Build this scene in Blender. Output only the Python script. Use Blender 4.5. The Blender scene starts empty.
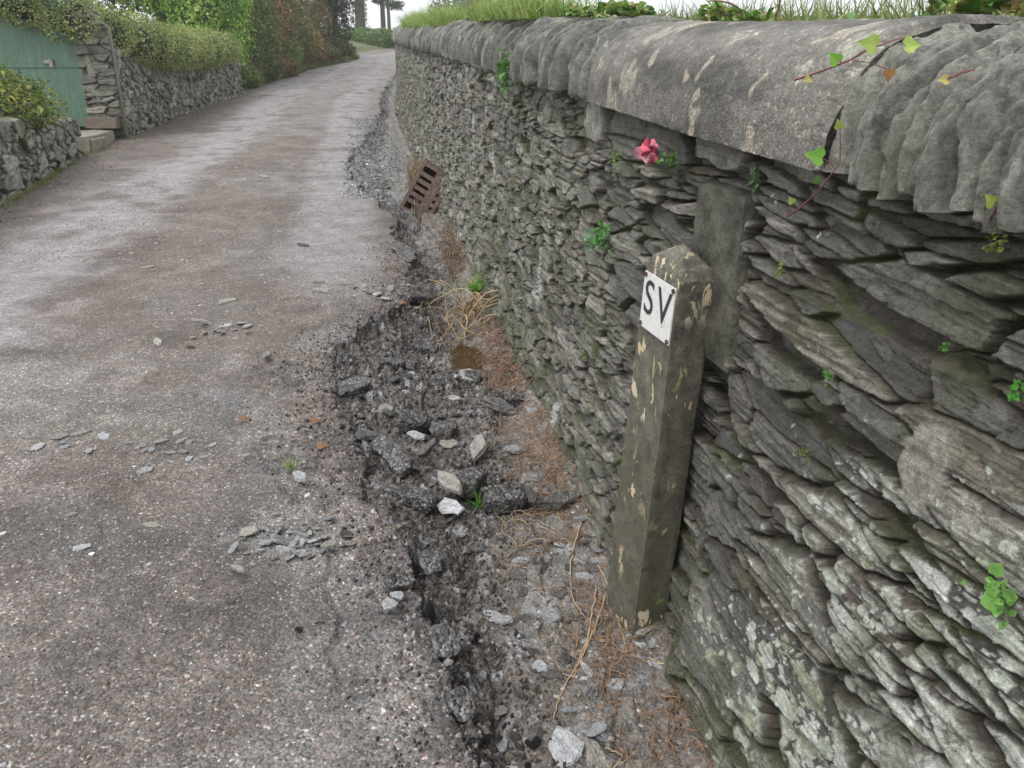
import bpy, math, random
import numpy as np
random.seed(7); RNG = np.random.default_rng(11)
S = bpy.context.scene
COL = S.collection
R = math.radians

# ------------------------------------------------------------------ camera
F = 800.; PITCH = R(21.); H = 1.55
SP, CP = math.sin(PITCH), math.cos(PITCH)
cam = bpy.data.cameras.new('camera'); cam.sensor_width = 36; cam.lens = 36*F/1024
cam.clip_start = .05; cam.clip_end = 2000
co = bpy.data.objects.new('camera', cam); COL.objects.link(co)
co.location = (0, 0, H); co.rotation_euler = (R(90)-PITCH, 0, 0); S.camera = co

# ------------------------------------------------------------------ terrain profile
_y = np.linspace(-30, 400, 8601)
_s = np.interp(_y, [-30, 12, 40, 43, 47, 51, 70, 200, 400], [.04, .04, .096, .03, .03, .075, .05, .02, .02])
_z = np.cumsum(_s)*(_y[1]-_y[0]); _z -= np.interp(0, _y, _z)
def zg(y): return np.interp(y, _y, _z)
def xw(y):
    y = np.asarray(y, float); yy = np.minimum(y, 60)
    return .85-.18*yy+.0042*np.maximum(yy-16, 0)**2 - .25*np.maximum(y-60, 0)
def ss(a, b, x):
    t = np.clip((x-a)/(b-a), 0, 1); return t*t*(3-2*t)

# ------------------------------------------------------------------ numpy noise
def h2(i, j, seed=0):
    i = i.astype(np.int64).astype(np.uint64); j = j.astype(np.int64).astype(np.uint64)
    n = (i*np.uint64(374761393) + j*np.uint64(668265263) + np.uint64(seed*2246822519+77)) & np.uint64(0xffffffff)
    n = ((n ^ (n >> np.uint64(13)))*np.uint64(1274126177)) & np.uint64(0xffffffff)
    n = ((n ^ (n >> np.uint64(16)))*np.uint64(2654435761)) & np.uint64(0xffffffff)
    n = n ^ (n >> np.uint64(15))
    return (n & np.uint64(0xffffff)).astype(np.float64)/16777216.
def vn(x, y, seed=0):
    xi = np.floor(x); yi = np.floor(y); fx = x-xi; fy = y-yi
    fx = fx*fx*(3-2*fx); fy = fy*fy*(3-2*fy)
    a = h2(xi, yi, seed); b = h2(xi+1, yi, seed); c = h2(xi, yi+1, seed); d = h2(xi+1, yi+1, seed)
    return ((a+(b-a)*fx)+((c+(d-c)*fx)-(a+(b-a)*fx))*fy)*2-1
def fbm(x, y, o=4, seed=0, g=.5):
    r = 0; A = 1.; n = 0
    for k in range(o):
        r = r+A*vn(x*2**k+k*13.7, y*2**k+k*7.3, seed+k*5); n += A; A *= g
    return r/n
def vor(p, q, seed=0, jit=.85):
    """F1, F2, id1, id2(two hashes of the nearest cell), offset to its point"""
    pi = np.floor(p); qi = np.floor(q)
    f1 = np.full(p.shape, 9.); f2 = np.full(p.shape, 9.)
    ci = np.zeros(p.shape); cj = np.zeros(p.shape); dx = np.zeros(p.shape); dy = np.zeros(p.shape)
    for a in (-1, 0, 1):
        for b in (-1, 0, 1):
            I = pi+a; J = qi+b
            px = I+.5+(h2(I, J, seed)-.5)*jit-p; py = J+.5+(h2(I, J, seed+1)-.5)*jit-q
            d = np.sqrt(px*px+py*py)
            m = d < f1
            f2 = np.where(m, f1, np.minimum(f2, d)); f1 = np.where(m, d, f1)
            ci = np.where(m, I, ci); cj = np.where(m, J, cj)
            dx = np.where(m, -px, dx); dy = np.where(m, -py, dy)
    return f1, f2, ci, cj, dx, dy
def mix(a, b, t):
    a = np.asarray(a, float); b = np.asarray(b, float); t = np.asarray(t)[..., None]
    return a*(1-t)+b*t

# ------------------------------------------------------------------ object helpers
def tag(o, label=None, cat=None, group=None, kind=None):
    if label: o['label'] = label
    if cat: o['category'] = cat
    if group: o['group'] = group
    if kind: o['kind'] = kind
    return o
def empty(name, loc, label=None, cat=None, group=None):
    o = bpy.data.objects.new(name, None); COL.objects.link(o); o.location = loc; o.empty_display_size = .1
    return tag(o, label, cat, group)
def wloc(o):
    v = np.zeros(3)
    while o is not None:
        v = v+np.array(o.location); o = o.parent
    return v
def mk(name, V, Fs, mat, parent=None, col=None, smooth=True, origin=None):
    V = np.asarray(V, float)
    if parent is not None: V = V-wloc(parent)
    if origin is not None: V = V-np.asarray(origin)
    me = bpy.data.meshes.new(name)
    me.vertices.add(len(V)); me.vertices.foreach_set('co', V.astype(np.float32).ravel())
    if isinstance(Fs, np.ndarray):
        n, k = Fs.shape; idx = Fs.ravel(); tot = np.full(n, k); 
    else:
        tot = np.array([len(f) for f in Fs]); idx = np.concatenate([np.asarray(f) for f in Fs]); n = len(Fs)
    st = np.concatenate([[0], np.cumsum(tot)[:-1]])
    me.loops.add(len(idx)); me.loops.foreach_set('vertex_index', idx.astype(np.int32))
    me.polygons.add(n); me.polygons.foreach_set('loop_start', st.astype(np.int32))
    me.polygons.foreach_set('use_smooth', np.full(n, smooth))
    me.update(calc_edges=True); me.validate()
    if col is not None:
        a = me.color_attributes.new('Col', 'FLOAT_COLOR', 'POINT')
        c = np.ones((len(V), 4), np.float32); c[:, :col.shape[1]] = col
        a.data.foreach_set('color', c.ravel())
    me.materials.append(mat)
    o = bpy.data.objects.new(name, me); COL.objects.link(o)
    if parent is not None: o.parent = parent
    if origin is not None: o.location = tuple(origin)
    return o
def gridF(n, m):
    i = np.arange(n-1)[:, None]*m+np.arange(m-1)[None, :]
    i = i.ravel()
    return np.stack([i, i+1, i+m+1, i+m], 1)
class MB:
    def __init__(s): s.V = []; s.F = []; s.C = []; s.n = 0
    def add(s, V, Fs, c=None):
        V = np.asarray(V, float)
        s.V.append(V); s.F += [tuple(int(q)+s.n for q in f) for f in Fs]; s.n += len(V)
        cc = np.ones((len(V), 3))*(.5 if c is None else np.asarray(c)); s.C.append(cc)
    def box(s, c, d, rot=0, jit=0, col=None):
        cx, cy, cz = c; a, b, h = d[0]/2, d[1]/2, d[2]/2
        V = np.array([[x, y, z] for z in (-h, h) for x, y in ((-a, -b), (a, -b), (a, b), (-a, b))])
        if jit: V = V+RNG.normal(0, jit, V.shape)
        cr, sr = math.cos(rot), math.sin(rot)
        V = np.stack([V[:, 0]*cr-V[:, 1]*sr+cx, V[:, 0]*sr+V[:, 1]*cr+cy, V[:, 2]+cz], 1)
        s.add(V, [(3, 2, 1, 0), (4, 5, 6, 7), (0, 1, 5, 4), (1, 2, 6, 5), (2, 3, 7, 6), (3, 0, 4, 7)], col)
    def tube(s, pts, rad, k=6, col=None):
        pts = np.asarray(pts, float); n = len(pts); rad = np.ones(n)*rad
        T = np.gradient(pts, axis=0); T /= np.linalg.norm(T, axis=1)[:, None]+1e-9
        up = np.array([0, 0, 1.]) if abs(T[0][2]) < .9 else np.array([1., 0, 0])
        V = []
        for i in range(n):
            a = np.cross(T[i], up); a /= np.linalg.norm(a)+1e-9; b = np.cross(T[i], a)
            for j in range(k):
                t = 2*math.pi*j/k; V.append(pts[i]+rad[i]*(a*math.cos(t)+b*math.sin(t)))
        Fs = [(i*k+j, i*k+(j+1) % k, (i+1)*k+(j+1) % k, (i+1)*k+j) for i in range(n-1) for j in range(k)]
        Fs += [tuple(range(k))[::-1], tuple((n-1)*k+j for j in range(k))]
        s.add(V, Fs, col)
    def build(s, name, mat, parent=None, smooth=False, origin=None):
        return mk(name, np.concatenate(s.V), s.F, mat, parent, np.concatenate(s.C), smooth, origin)

def leaves(P, size, col, spread=None, up=.3, ratio=.55, nrm=None, fold=.25):
    """leaf-shaped folded quads at the points P; col (n,3)"""
    n = len(P); size = np.ones(n)*size
    if nrm is None: nrm = np.zeros((n, 3))
    N = nrm+RNG.normal(0, .6, (n, 3)); N[:, 2] += up; N /= np.linalg.norm(N, axis=1)[:, None]
    A = np.cross(N, RNG.normal(0, 1, (n, 3))); A /= np.linalg.norm(A, axis=1)[:, None]
    B = np.cross(N, A)
    s1 = size[:, None]
    base = P-A*s1*.5; tip = P+A*s1*.5-N*s1*.1
    l = P-A*s1*.08+B*s1*ratio*.5+N*s1*fold*.5; r = P-A*s1*.08-B*s1*ratio*.5+N*s1*fold*.5
    mid = P+A*s1*.15
    V = np.stack([base, l, mid*.0+P+A*s1*.2+B*s1*ratio*.36+N*s1*fold*.3, tip, P+A*s1*.2-B*s1*ratio*.36+N*s1*fold*.3, r], 1).reshape(-1, 3)
    i = np.arange(n)*6
    Fs = np.concatenate([np.stack([i, i+1, i+2, i+3], 1), np.stack([i, i+3, i+4, i+5], 1)])
    C = np.repeat(col, 6, 0)
    return V, Fs, C
def leafcol(n, cols, var=.25, P=None, sc=2.):
    cols = np.array(cols); w = RNG.random(n)
    if P is not None: w = np.clip(.5+.55*fbm(P[:, 0]*sc+P[:, 2]*sc*.7, P[:, 1]*sc-P[:, 2]*sc, 2, 3)+RNG.normal(0, .22, n), 0, .999)
    k = w*(len(cols)-1); i = np.clip(np.floor(k).astype(int), 0, len(cols)-2); f = (k-i)[:, None]
    c = cols[i]*(1-f)+cols[i+1]*f
    return c*np.exp(RNG.normal(0, var, (n, 1)))

# ------------------------------------------------------------------ materials
def mat(name, build):
    m = bpy.data.materials.new(name); m.use_nodes = True; nt = m.node_tree; nt.nodes.clear()
    out = nt.nodes.new('ShaderNodeOutputMaterial'); b = nt.nodes.new('ShaderNodeBsdfPrincipled')
    nt.links.new(b.outputs[0], out.inputs[0]); build(NT(nt), b, out); return m
class NT:
    def __init__(s, nt): s.t = nt
    def n(s, typ, ins=None, **kw):
        o = s.t.nodes.new('ShaderNode'+typ)
        for k, v in kw.items(): setattr(o, k, v)
        for k, v in (ins or {}).items(): s.set(o.inputs[k], v)
        return o
    def set(s, sock, v):
        if isinstance(v, bpy.types.NodeSocket): s.t.links.new(v, sock)
        else: sock.default_value = v
    def obj(s): return s.n('TexCoord').outputs['Object']
    def mapp(s, vec, scale, rot=(0, 0, 0)): return s.n('Mapping', {'Vector': vec, 'Scale': scale, 'Rotation': rot}).outputs[0]
    def noise(s, vec, sc, det=4, rough=.6, dist=0):
        return s.n('TexNoise', {'Vector': vec, 'Scale': sc, 'Detail': det, 'Roughness': rough, 'Distortion': dist}).outputs[0]
    def ramp(s, f, stops, interp='LINEAR'):
        r = s.n('ValToRGB', {'Fac': f}); r.color_ramp.interpolation = interp; e = r.color_ramp.elements
        while len(e) < len(stops): e.new(.5)
        for el, (p, c) in zip(e, stops):
            el.position = p; el.color = (c, c, c, 1) if not hasattr(c, '__len__') else (*c, 1)
        return r.outputs[0]
    def mixc(s, f, a, b, bt='MIX'):
        m = s.n('Mix', data_type='RGBA', blend_type=bt)
        s.set(m.inputs[0], f); s.set(m.inputs[6], a); s.set(m.inputs[7], b); return m.outputs[2]
    def math(s, op, a, b=0.):
        m = s.n('Math', operation=op); s.set(m.inputs[0], a); s.set(m.inputs[1], b); return m.outputs[0]
    def attr(s, nm='Col'): return s.n('Attribute', attribute_name=nm)
    def bump(s, h, dist, strength=1, nrm=None):
        b = s.n('Bump', {'Height': h, 'Distance': dist, 'Strength': strength})
        if nrm is not None: s.set(b.inputs['Normal'], nrm)
        return b.outputs[0]
def c4(*c): return (*c, 1)

def b_stone(n, b, o):
    ob = n.obj(); a = n.attr().outputs['Color']
    st = n.mapp(ob, (6, 6, 90)); f1 = n.noise(st, 1.6, 5, .65)
    f2 = n.noise(ob, 70, 6, .78); f3 = n.noise(ob, 9, 4, .6); f4 = n.noise(ob, 330, 3, .7)
    v = n.ramp(f1, [(.3, .72), (.7, 1.3)]); c = n.mixc(1, a, v, 'MULTIPLY'); c = n.mixc(1, c, n.ramp(f4, [(.3, .62), (.7, 1.4)]), 'MULTIPLY')
    v2 = n.ramp(f2, [(.3, .5), (.7, 1.5)]); c = n.mixc(1, c, v2, 'MULTIPLY')
    c = n.mixc(n.ramp(f3, [(.5, 0), (.75, .35)]), c, c4(.085, .08, .05))
    vo = n.n('TexVoronoi', {'Vector': ob, 'Scale': 130.}).outputs['Distance']
    sp = n.math('MULTIPLY', n.ramp(vo, [(.12, 1), (.2, 0)]), n.ramp(n.noise(ob, 14), [(.5, 0), (.62, .7)]))
    c = n.mixc(sp, c, c4(.34, .35, .30))
    n.set(b.inputs['Base Color'], c); b.inputs['Roughness'].default_value = .62
    n.set(b.inputs['Roughness'], n.ramp(f3, [(.35, .34), (.65, .62)]))
    h = n.math('ADD', n.math('MULTIPLY', f1, .55), n.math('MULTIPLY', f2, .9)); h = n.math('ADD', h, n.math('MULTIPLY', f4, .25))
    n.set(b.inputs['Normal'], n.bump(h, .009, 1.))
M_STONE = mat('slate_stone', b_stone)

def b_coping(n, b, o):
    ob = n.obj(); a = n.attr().outputs['Color']
    f1 = n.noise(n.mapp(ob, (8, 60, 8)), 1.5, 5, .7, .4); f2 = n.noise(ob, 60, 7, .8); f3 = n.noise(ob, 7, 5, .65)
    c = n.mixc(1, a, n.ramp(f1, [(.3, .65), (.7, 1.35)]), 'MULTIPLY')
    c = n.mixc(1, c, n.ramp(f2, [(.32, .45), (.7, 1.6)]), 'MULTIPLY'); c = n.mixc(n.ramp(n.noise(ob, 16, 5, .7), [(.56, 0), (.62, .6)]), c, c4(.075, .07, .06))
    c = n.mixc(n.ramp(f3, [(.52, 0), (.68, .55)]), c, c4(.17, .19, .12))
    n.set(b.inputs['Base Color'], c); b.inputs['Roughness'].default_value = .75
    n.set(b.inputs['Normal'], n.bump(n.math('ADD', f1, n.math('MULTIPLY', f2, 1.6)), .009, 1.))
M_COPING = mat('coping_slate', b_coping)

def b_conc(n, b, o):
    ob = n.obj(); a = n.attr().outputs['Color']
    f2 = n.noise(ob, 30, 6, .7)
    vo = n.n('TexVoronoi', {'Vector': ob, 'Scale': 170.}); cell = n.ramp(n.n('SeparateColor', {'Color': vo.outputs['Color']}).outputs[0], [(0, .7), (.5, .9), (.95, 1.2), (1., 2.0)])
    c = n.mixc(1, a, cell, 'MULTIPLY'); c = n.mixc(1, c, n.ramp(f2, [(.3, .7), (.7, 1.3)]), 'MULTIPLY')
    n.set(b.inputs['Base Color'], c); b.inputs['Roughness'].default_value = .8
    n.set(b.inputs['Normal'], n.bump(n.math('ADD', n.math('MULTIPLY', vo.outputs['Distance'], -.6), f2), .004, .9))
M_CONC = mat('weathered_concrete', b_conc)

def b_road(n, b, o):
    ob = n.obj(); at = n.attr(); a = at.outputs['Color']; sm = at.outputs['Alpha']
    v1 = n.n('TexVoronoi', {'Vector': ob, 'Scale': 135., 'Randomness': 1.})
    v2 = n.n('TexVoronoi', {'Vector': ob, 'Scale': 62.})
    s1 = n.n('SeparateColor', {'Color': v1.outputs['Color']}); s2 = n.n('SeparateColor', {'Color': v2.outputs['Color']})
    cell = n.ramp(s1.outputs[0], [(0, .45), (.35, .82), (.7, 1.1), (.95, 1.45), (.99, 3.0)])
    hue = n.ramp(s1.outputs[1], [(0, (1.2, .92, .82)), (.35, (1, 1, 1)), (.7, (.9, .98, 1.08)), (1, (1.2, 1.02, .8))])
    c = n.mixc(n.ramp(sm, [(0, 1), (1, .45)]), a, n.mixc(1, a, cell, 'MULTIPLY'))
    c = n.mixc(.8, c, n.mixc(1, c, hue, 'MULTIPLY'))
    big = n.ramp(s2.outputs[0], [(.955, 0), (.965, 1)])
    near = n.ramp(v2.outputs['Distance'], [(.28, 1), (.36, 0)])
    c = n.mixc(n.math('MULTIPLY', n.math('MULTIPLY', big, near), .8), c, n.ramp(s2.outputs[1], [(0, (.36, .33, .3)), (.5, (.5, .5, .48)), (1, (.28, .18, .12))]))
    f = n.noise(ob, 5, 6, .68); c = n.mixc(1, c, n.ramp(f, [(.3, .68), (.7, 1.3)]), 'MULTIPLY')
    f9 = n.noise(ob, 28, 3, .6); c = n.mixc(1, c, n.ramp(f9, [(.3, .75), (.7, 1.22)]), 'MULTIPLY')
    n.set(b.inputs['Base Color'], c)
    n.set(b.inputs['Roughness'], n.ramp(n.noise(ob, 3, 3), [(.35, .42), (.65, .66)]))
    h = n.math('ADD', n.math('MULTIPLY', v1.outputs['Distance'], -1.), n.math('MULTIPLY', n.ramp(s1.outputs[2], [(0, 0), (1, 1)]), .35))
    f10 = n.noise(ob, 260, 4, .7); c = n.mixc(1, c, n.ramp(f10, [(.3, .6), (.7, 1.4)]), 'MULTIPLY'); n.set(b.inputs['Base Color'], c)
    h = n.math('ADD', h, n.math('MULTIPLY', f9, 1.6)); h = n.math('ADD', h, n.math('MULTIPLY', f10, .8))
    n.set(b.inputs['Normal'], n.bump(h, .006, .8))
M_ROAD = mat('worn_tarmac', b_road)

def b_gutter(n, b, o):
    ob = n.obj(); at = n.attr(); a = at.outputs['Color']
    v1 = n.n('TexVoronoi', {'Vector': ob, 'Scale': 110.}); s1 = n.n('SeparateColor', {'Color': v1.outputs['Color']})
    f = n.noise(ob, 22, 6, .7); f2 = n.noise(ob, 90, 4, .7)
    c = n.mixc(1, a, n.ramp(f, [(.3, .6), (.7, 1.4)]), 'MULTIPLY')
    c = n.mixc(.8, c, n.mixc(1, c, n.ramp(s1.outputs[0], [(0, .6), (.6, 1.0), (.95, 1.25), (1, 1.8)]), 'MULTIPLY')); c = n.mixc(1, c, n.ramp(f2, [(.3, .7), (.7, 1.3)]), 'MULTIPLY')
    n.set(b.inputs['Base Color'], c)
    n.set(b.inputs['Roughness'], n.ramp(n.noise(ob, 12, 3), [(.35, .16), (.65, .5)]))
    h = n.math('ADD', n.math('MULTIPLY', v1.outputs['Distance'], -.5), n.math('ADD', f, n.math('MULTIPLY', f2, .5)))
    n.set(b.inputs['Normal'], n.bump(h, .008, .9))
M_GUTTER = mat('wet_mud_and_rubble', b_gutter)

def chipmat(name, c1, c2, rough=.4):
    def f(n, b, o):
        ob = n.obj(); r = n.n('ObjectInfo').outputs['Random']
        c = n.mixc(r, c4(*c1), c4(*c2)); f1 = n.noise(ob, 2.2, 5, .7); f2 = n.noise(ob, 9, 4, .65)
        c = n.mixc(1, c, n.ramp(f1, [(.3, .55), (.7, 1.3)]), 'MULTIPLY')
        c = n.mixc(1, c, n.ramp(f2, [(.3, .7), (.7, 1.25)]), 'MULTIPLY')
        c = n.mixc(n.ramp(f1, [(.52, 0), (.66, .7)]), c, c4(.12, .098, .078))
        n.set(b.inputs['Base Color'], c); b.inputs['Roughness'].default_value = rough
        n.set(b.inputs['Normal'], n.bump(n.math('ADD', f1, n.math('MULTIPLY', f2, .6)), .03, .8))
    return mat(name, f)
M_CHIPS = [chipmat('blue_grey_slate', (.32, .33, .345), (.64, .65, .67), .35), chipmat('tan_slate', (.3, .285, .25), (.48, .455, .4), .55), chipmat('dark_wet_slate', (.08, .08, .08), (.18, .17, .16), .35)]

def b_gravel(n, b, o):
    ob = n.obj(); a = n.attr().outputs['Color']; f1 = n.noise(ob, 60, 4, .65)
    n.set(b.inputs['Base Color'], n.mixc(1, a, n.ramp(f1, [(.3, .7), (.7, 1.3)]), 'MULTIPLY'))
    b.inputs['Roughness'].default_value = .45
    n.set(b.inputs['Normal'], n.bump(f1, .003, .7))
M_GRAVEL = mat('loose_gravel', b_gravel)

def b_leaf(n, b, o):
    a = n.attr().outputs['Color']; ob = n.obj()
    c = n.mixc(1, a, n.ramp(n.noise(ob, 40, 2), [(.3, .8), (.7, 1.25)]), 'MULTIPLY')
    n.set(b.inputs['Base Color'], c); b.inputs['Roughness'].default_value = .5
    b.inputs['Specular IOR Level'].default_value = .35
    t = n.n('BsdfTranslucent', {'Color': n.mixc(1, c, c4(1.1, 1.3, .6), 'MULTIPLY')})
    m = n.n('MixShader', {0: .3}); n.set(m.inputs[1], b.outputs[0]); n.set(m.inputs[2], t.outputs[0]); n.set(o.inputs[0], m.outputs[0])
M_LEAF = mat('leaf', b_leaf)
def b_attr(rough, sc=40, bd=.002, lo=.75, hi=1.25):
    def f(n, b, o):
        a = n.attr().outputs['Color']; ob = n.obj(); f1 = n.noise(ob, sc, 5, .65)
        n.set(b.inputs['Base Color'], n.mixc(1, a, n.ramp(f1, [(.3, lo), (.7, hi)]), 'MULTIPLY'))
        b.inputs['Roughness'].default_value = rough; n.set(b.inputs['Normal'], n.bump(f1, bd, .8))
    return f
M_WOOD = mat('bark_and_roots', b_attr(.8, 25, .01))
M_SOIL = mat('soil', b_attr(.9, 12, .02))
M_PETAL = mat('petal', b_attr(.5, 60, .001))
def b_rust(n, b, o):
    ob = n.obj(); f1 = n.noise(ob, 30, 6, .7)
    n.set(b.inputs['Base Color'], n.ramp(f1, [(.3, (.03, .02, .017)), (.5, (.075, .045, .036)), (.62, (.15, .09, .07)), (.8, (.1, .075, .06))]))
    b.inputs['Roughness'].default_value = .7; b.inputs['Metallic'].default_value = .15
    n.set(b.inputs['Normal'], n.bump(f1, .004, .8))
M_RUST = mat('rusty_iron', b_rust)
def b_post(n, b, o):
    ob = n.obj(); f1 = n.noise(ob, 22, 6, .7); f2 = n.noise(ob, 5, 4, .6); z = n.n('SeparateXYZ', {0: ob}).outputs[2]
    f7 = n.noise(ob, 190, 3, .7); c = n.ramp(f1, [(.28, (.045, .043, .034)), (.5, (.12, .11, .088)), (.72, (.24, .225, .185))]); c = n.mixc(1, c, n.ramp(f7, [(.3, .5), (.7, 1.5)]), 'MULTIPLY')
    mo = n.math('MULTIPLY', n.ramp(n.noise(ob, 11, 5, .7), [(.42, 0), (.6, 1)]), n.ramp(z, [(.0, 1), (.75, .5), (1.2, .15)]))
    c = n.mixc(n.math('MULTIPLY', mo, .75), c, c4(.062, .062, .022))
    # flakes of old cream and yellow paint
    fl = n.ramp(n.noise(n.mapp(ob, (1, 1, .45)), 34, 3, .55, .6), [(.59, 0), (.6, 1)])
    rg = n.ramp(n.noise(ob, 4.5, 2), [(.47, 0), (.56, 1)])
    c = n.mixc(n.math('MULTIPLY', fl, rg), c, n.ramp(f2, [(.4, (.5, .38, .18)), (.6, (.58, .5, .36))]))
    n.set(b.inputs['Base Color'], c); b.inputs['Roughness'].default_value = .75
    n.set(b.inputs['Normal'], n.bump(n.math('ADD', f1, n.math('MULTIPLY', n.math('MULTIPLY', fl, rg), .3)), .004, .9))
M_POST = mat('mossy_concrete', b_post)
M_SLAB = mat('dark_slab', b_attr(.65, 14, .02, .35, 1.8))
def b_plate(n, b, o):
    ob = n.obj(); f1 = n.noise(ob, 60, 4, .65)
    c = n.ramp(f1, [(.25, (.45, .4, .33)), (.42, (.7, .7, .68)), (1, (.8, .8, .79))])
    c = n.mixc(n.ramp(n.noise(ob, 35, 4, .7), [(.6, 0), (.7, .55)]), c, c4(.25, .13, .06))
    n.set(b.inputs['Base Color'], c); b.inputs['Roughness'].default_value = .35
M_PLATE = mat('white_enamel', b_plate)
def plain(name, c, rough=.6):
    def f(n, b, o):
        ob = n.obj(); f1 = n.noise(ob, 30, 4)
        n.set(b.inputs['Base Color'], n.mixc(1, c4(*c), n.ramp(f1, [(.3, .7), (.7, 1.3)]), 'MULTIPLY')); b.inputs['Roughness'].default_value = rough
    return mat(name, f)
M_INK = plain('black_letter_paint', (.03, .035, .045))
def b_door(n, b, o):
    ob = n.obj(); f1 = n.noise(n.mapp(ob, (4, 4, .8)), 3, 5, .65); f2 = n.noise(n.mapp(ob, (14, 14, 2)), 5, 4, .6)
    c = n.ramp(f1, [(.3, (.075, .14, .1)), (.6, (.10, .18, .13)), (.8, (.16, .25, .19))])
    c = n.mixc(n.ramp(f2, [(.6, 0), (.68, .7)]), c, c4(.25, .33, .28))
    n.set(b.inputs['Base Color'], c); b.inputs['Roughness'].default_value = .5
    n.set(b.inputs['Normal'], n.bump(f2, .003, .6))
M_DOOR = mat('green_door_paint', b_door)
M_STEEL = plain('dull_steel', (.35, .34, .33), .4)
def b_water(n, b, o):
    b.inputs['Base Color'].default_value = c4(.06, .036, .016); b.inputs['Roughness'].default_value = .04; b.inputs['IOR'].default_value = 1.33
    n.set(b.inputs['Normal'], n.bump(n.noise(n.obj(), 12, 2), .002, .4))
M_WATER = mat('rusty_water', b_water)

# ================================================================== GROUND: lane, washed-out gutter
EY = [-6, .8, 1.4, 1.8, 2.1, 2.35, 2.65, 3.05, 3.5, 3.85, 4.3, 4.65, 5.3, 6.7, 8, 8.7, 9.4, 11, 12.7, 15, 19.5, 29, 60]
EU = [.6, .62, .66, .70, .75, .76, .9, 1.0, 1.05, 1.12, 1.0, .82, .55, .56, .62, .8, .95, 1.05, .98, .7, .45, .45, .45]
BY = [-6, .8, 2.1, 2.4, 2.7, 3.1, 4.0, 4.35, 5.5, 7.5, 9, 12, 14, 20, 60]
BU = [.17, .17, .19, .28, .5, .66, .74, .42, .22, .2, .42, .5, .25, .2, .2]
def broken(u, y, d, B, dep):
    f1, f2, ci, cj, dx, dy = vor(u*9.5+.8*fbm(u*7, y*7, 3, 31), y*8.5+.8*fbm(u*7+7, y*7, 3, 32), 33)
    r1 = h2(ci, cj, 1); r2 = h2(ci, cj, 2); r3 = h2(ci, cj, 3)
    k = np.clip(-d/np.maximum(B, .02), 0, 1)
    kc = np.clip(k+(r1-.5)*.32*ss(0, .2, k), 0, 1)
    step = -dep*.9*kc**.65-.012*ss(0, .015, -d)
    crack = ss(.14, .02, f2-f1)
    wd = ss(.1, .5, B)
    bz = step+(dx*(r2-.5)+dy*(r3-.5))*(.03+.03*wd)-.012*crack+.012*fbm(u*14, y*14, 3, 38)
    g1, g2, gi, gj, gx, gy = vor(u*32+.5*vn(u*40, y*40, 2), y*32, 35); q1 = h2(gi, gj, 1); q2 = h2(gi, gj, 2)
    crumb = (q1-.5)*.006+gx*(q2-.5)*.007-.003*ss(.2, .02, g2-g1)
    m1, m2, mi, mj, mx, my = vor(u*80, y*80, 36); w1 = h2(mi, mj, 1)
    bz = bz+crumb*ss(0, .03, -d)+(w1-.5)*.0025
    a1, a2, ai, aj, ax, ay = vor((u+.3*y)*10+.5*fbm(u*6, y*6, 2, 51), y*8+.5*fbm(u*6, y*6+9, 2, 52), 53)
    s1 = h2(ai, aj, 1); s2 = h2(ai, aj, 2); s3 = h2(ai, aj, 3)
    e1, e2, ei, ej, ex, ey = vor(u*24+.4*vn(u*30, y*30, 4), y*20, 57)
    t1 = h2(ei, ej, 1); t2 = h2(ei, ej, 2); t3 = h2(ei, ej, 3)
    slab = (s1 > .55)*ss(.06, .16, (a2-a1))
    chip = (t1 > .55)*ss(.1, .2, (e2-e1))*(1-slab)
    mud = .022*fbm(u*5, y*5, 4, 58)+.004*fbm(u*40, y*40, 3, 59)
    bed = -dep+mud+slab*(.010+ax*(s2-.5)*.05+ay*(s3-.5)*.05)+chip*(.007+ex*(t2-.5)*.022+ey*(t3-.5)*.022)
    clay = ss(.30, .05, u+.08*fbm(u*4, y*3, 3, 60))*ss(2.1, 3.0, y)*ss(7.5, 5.5, y)
    bed = bed+.06*clay+.05*ss(.16, -.02, u)
    pud = ss(1, .55, np.sqrt(((u-.3)/.14)**2+((y-4.42)/.3)**2)); bed = bed-.035*pud
    return bz, bed, slab, chip, clay, pud, q1, w1, r2, s2, t2, crack
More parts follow.
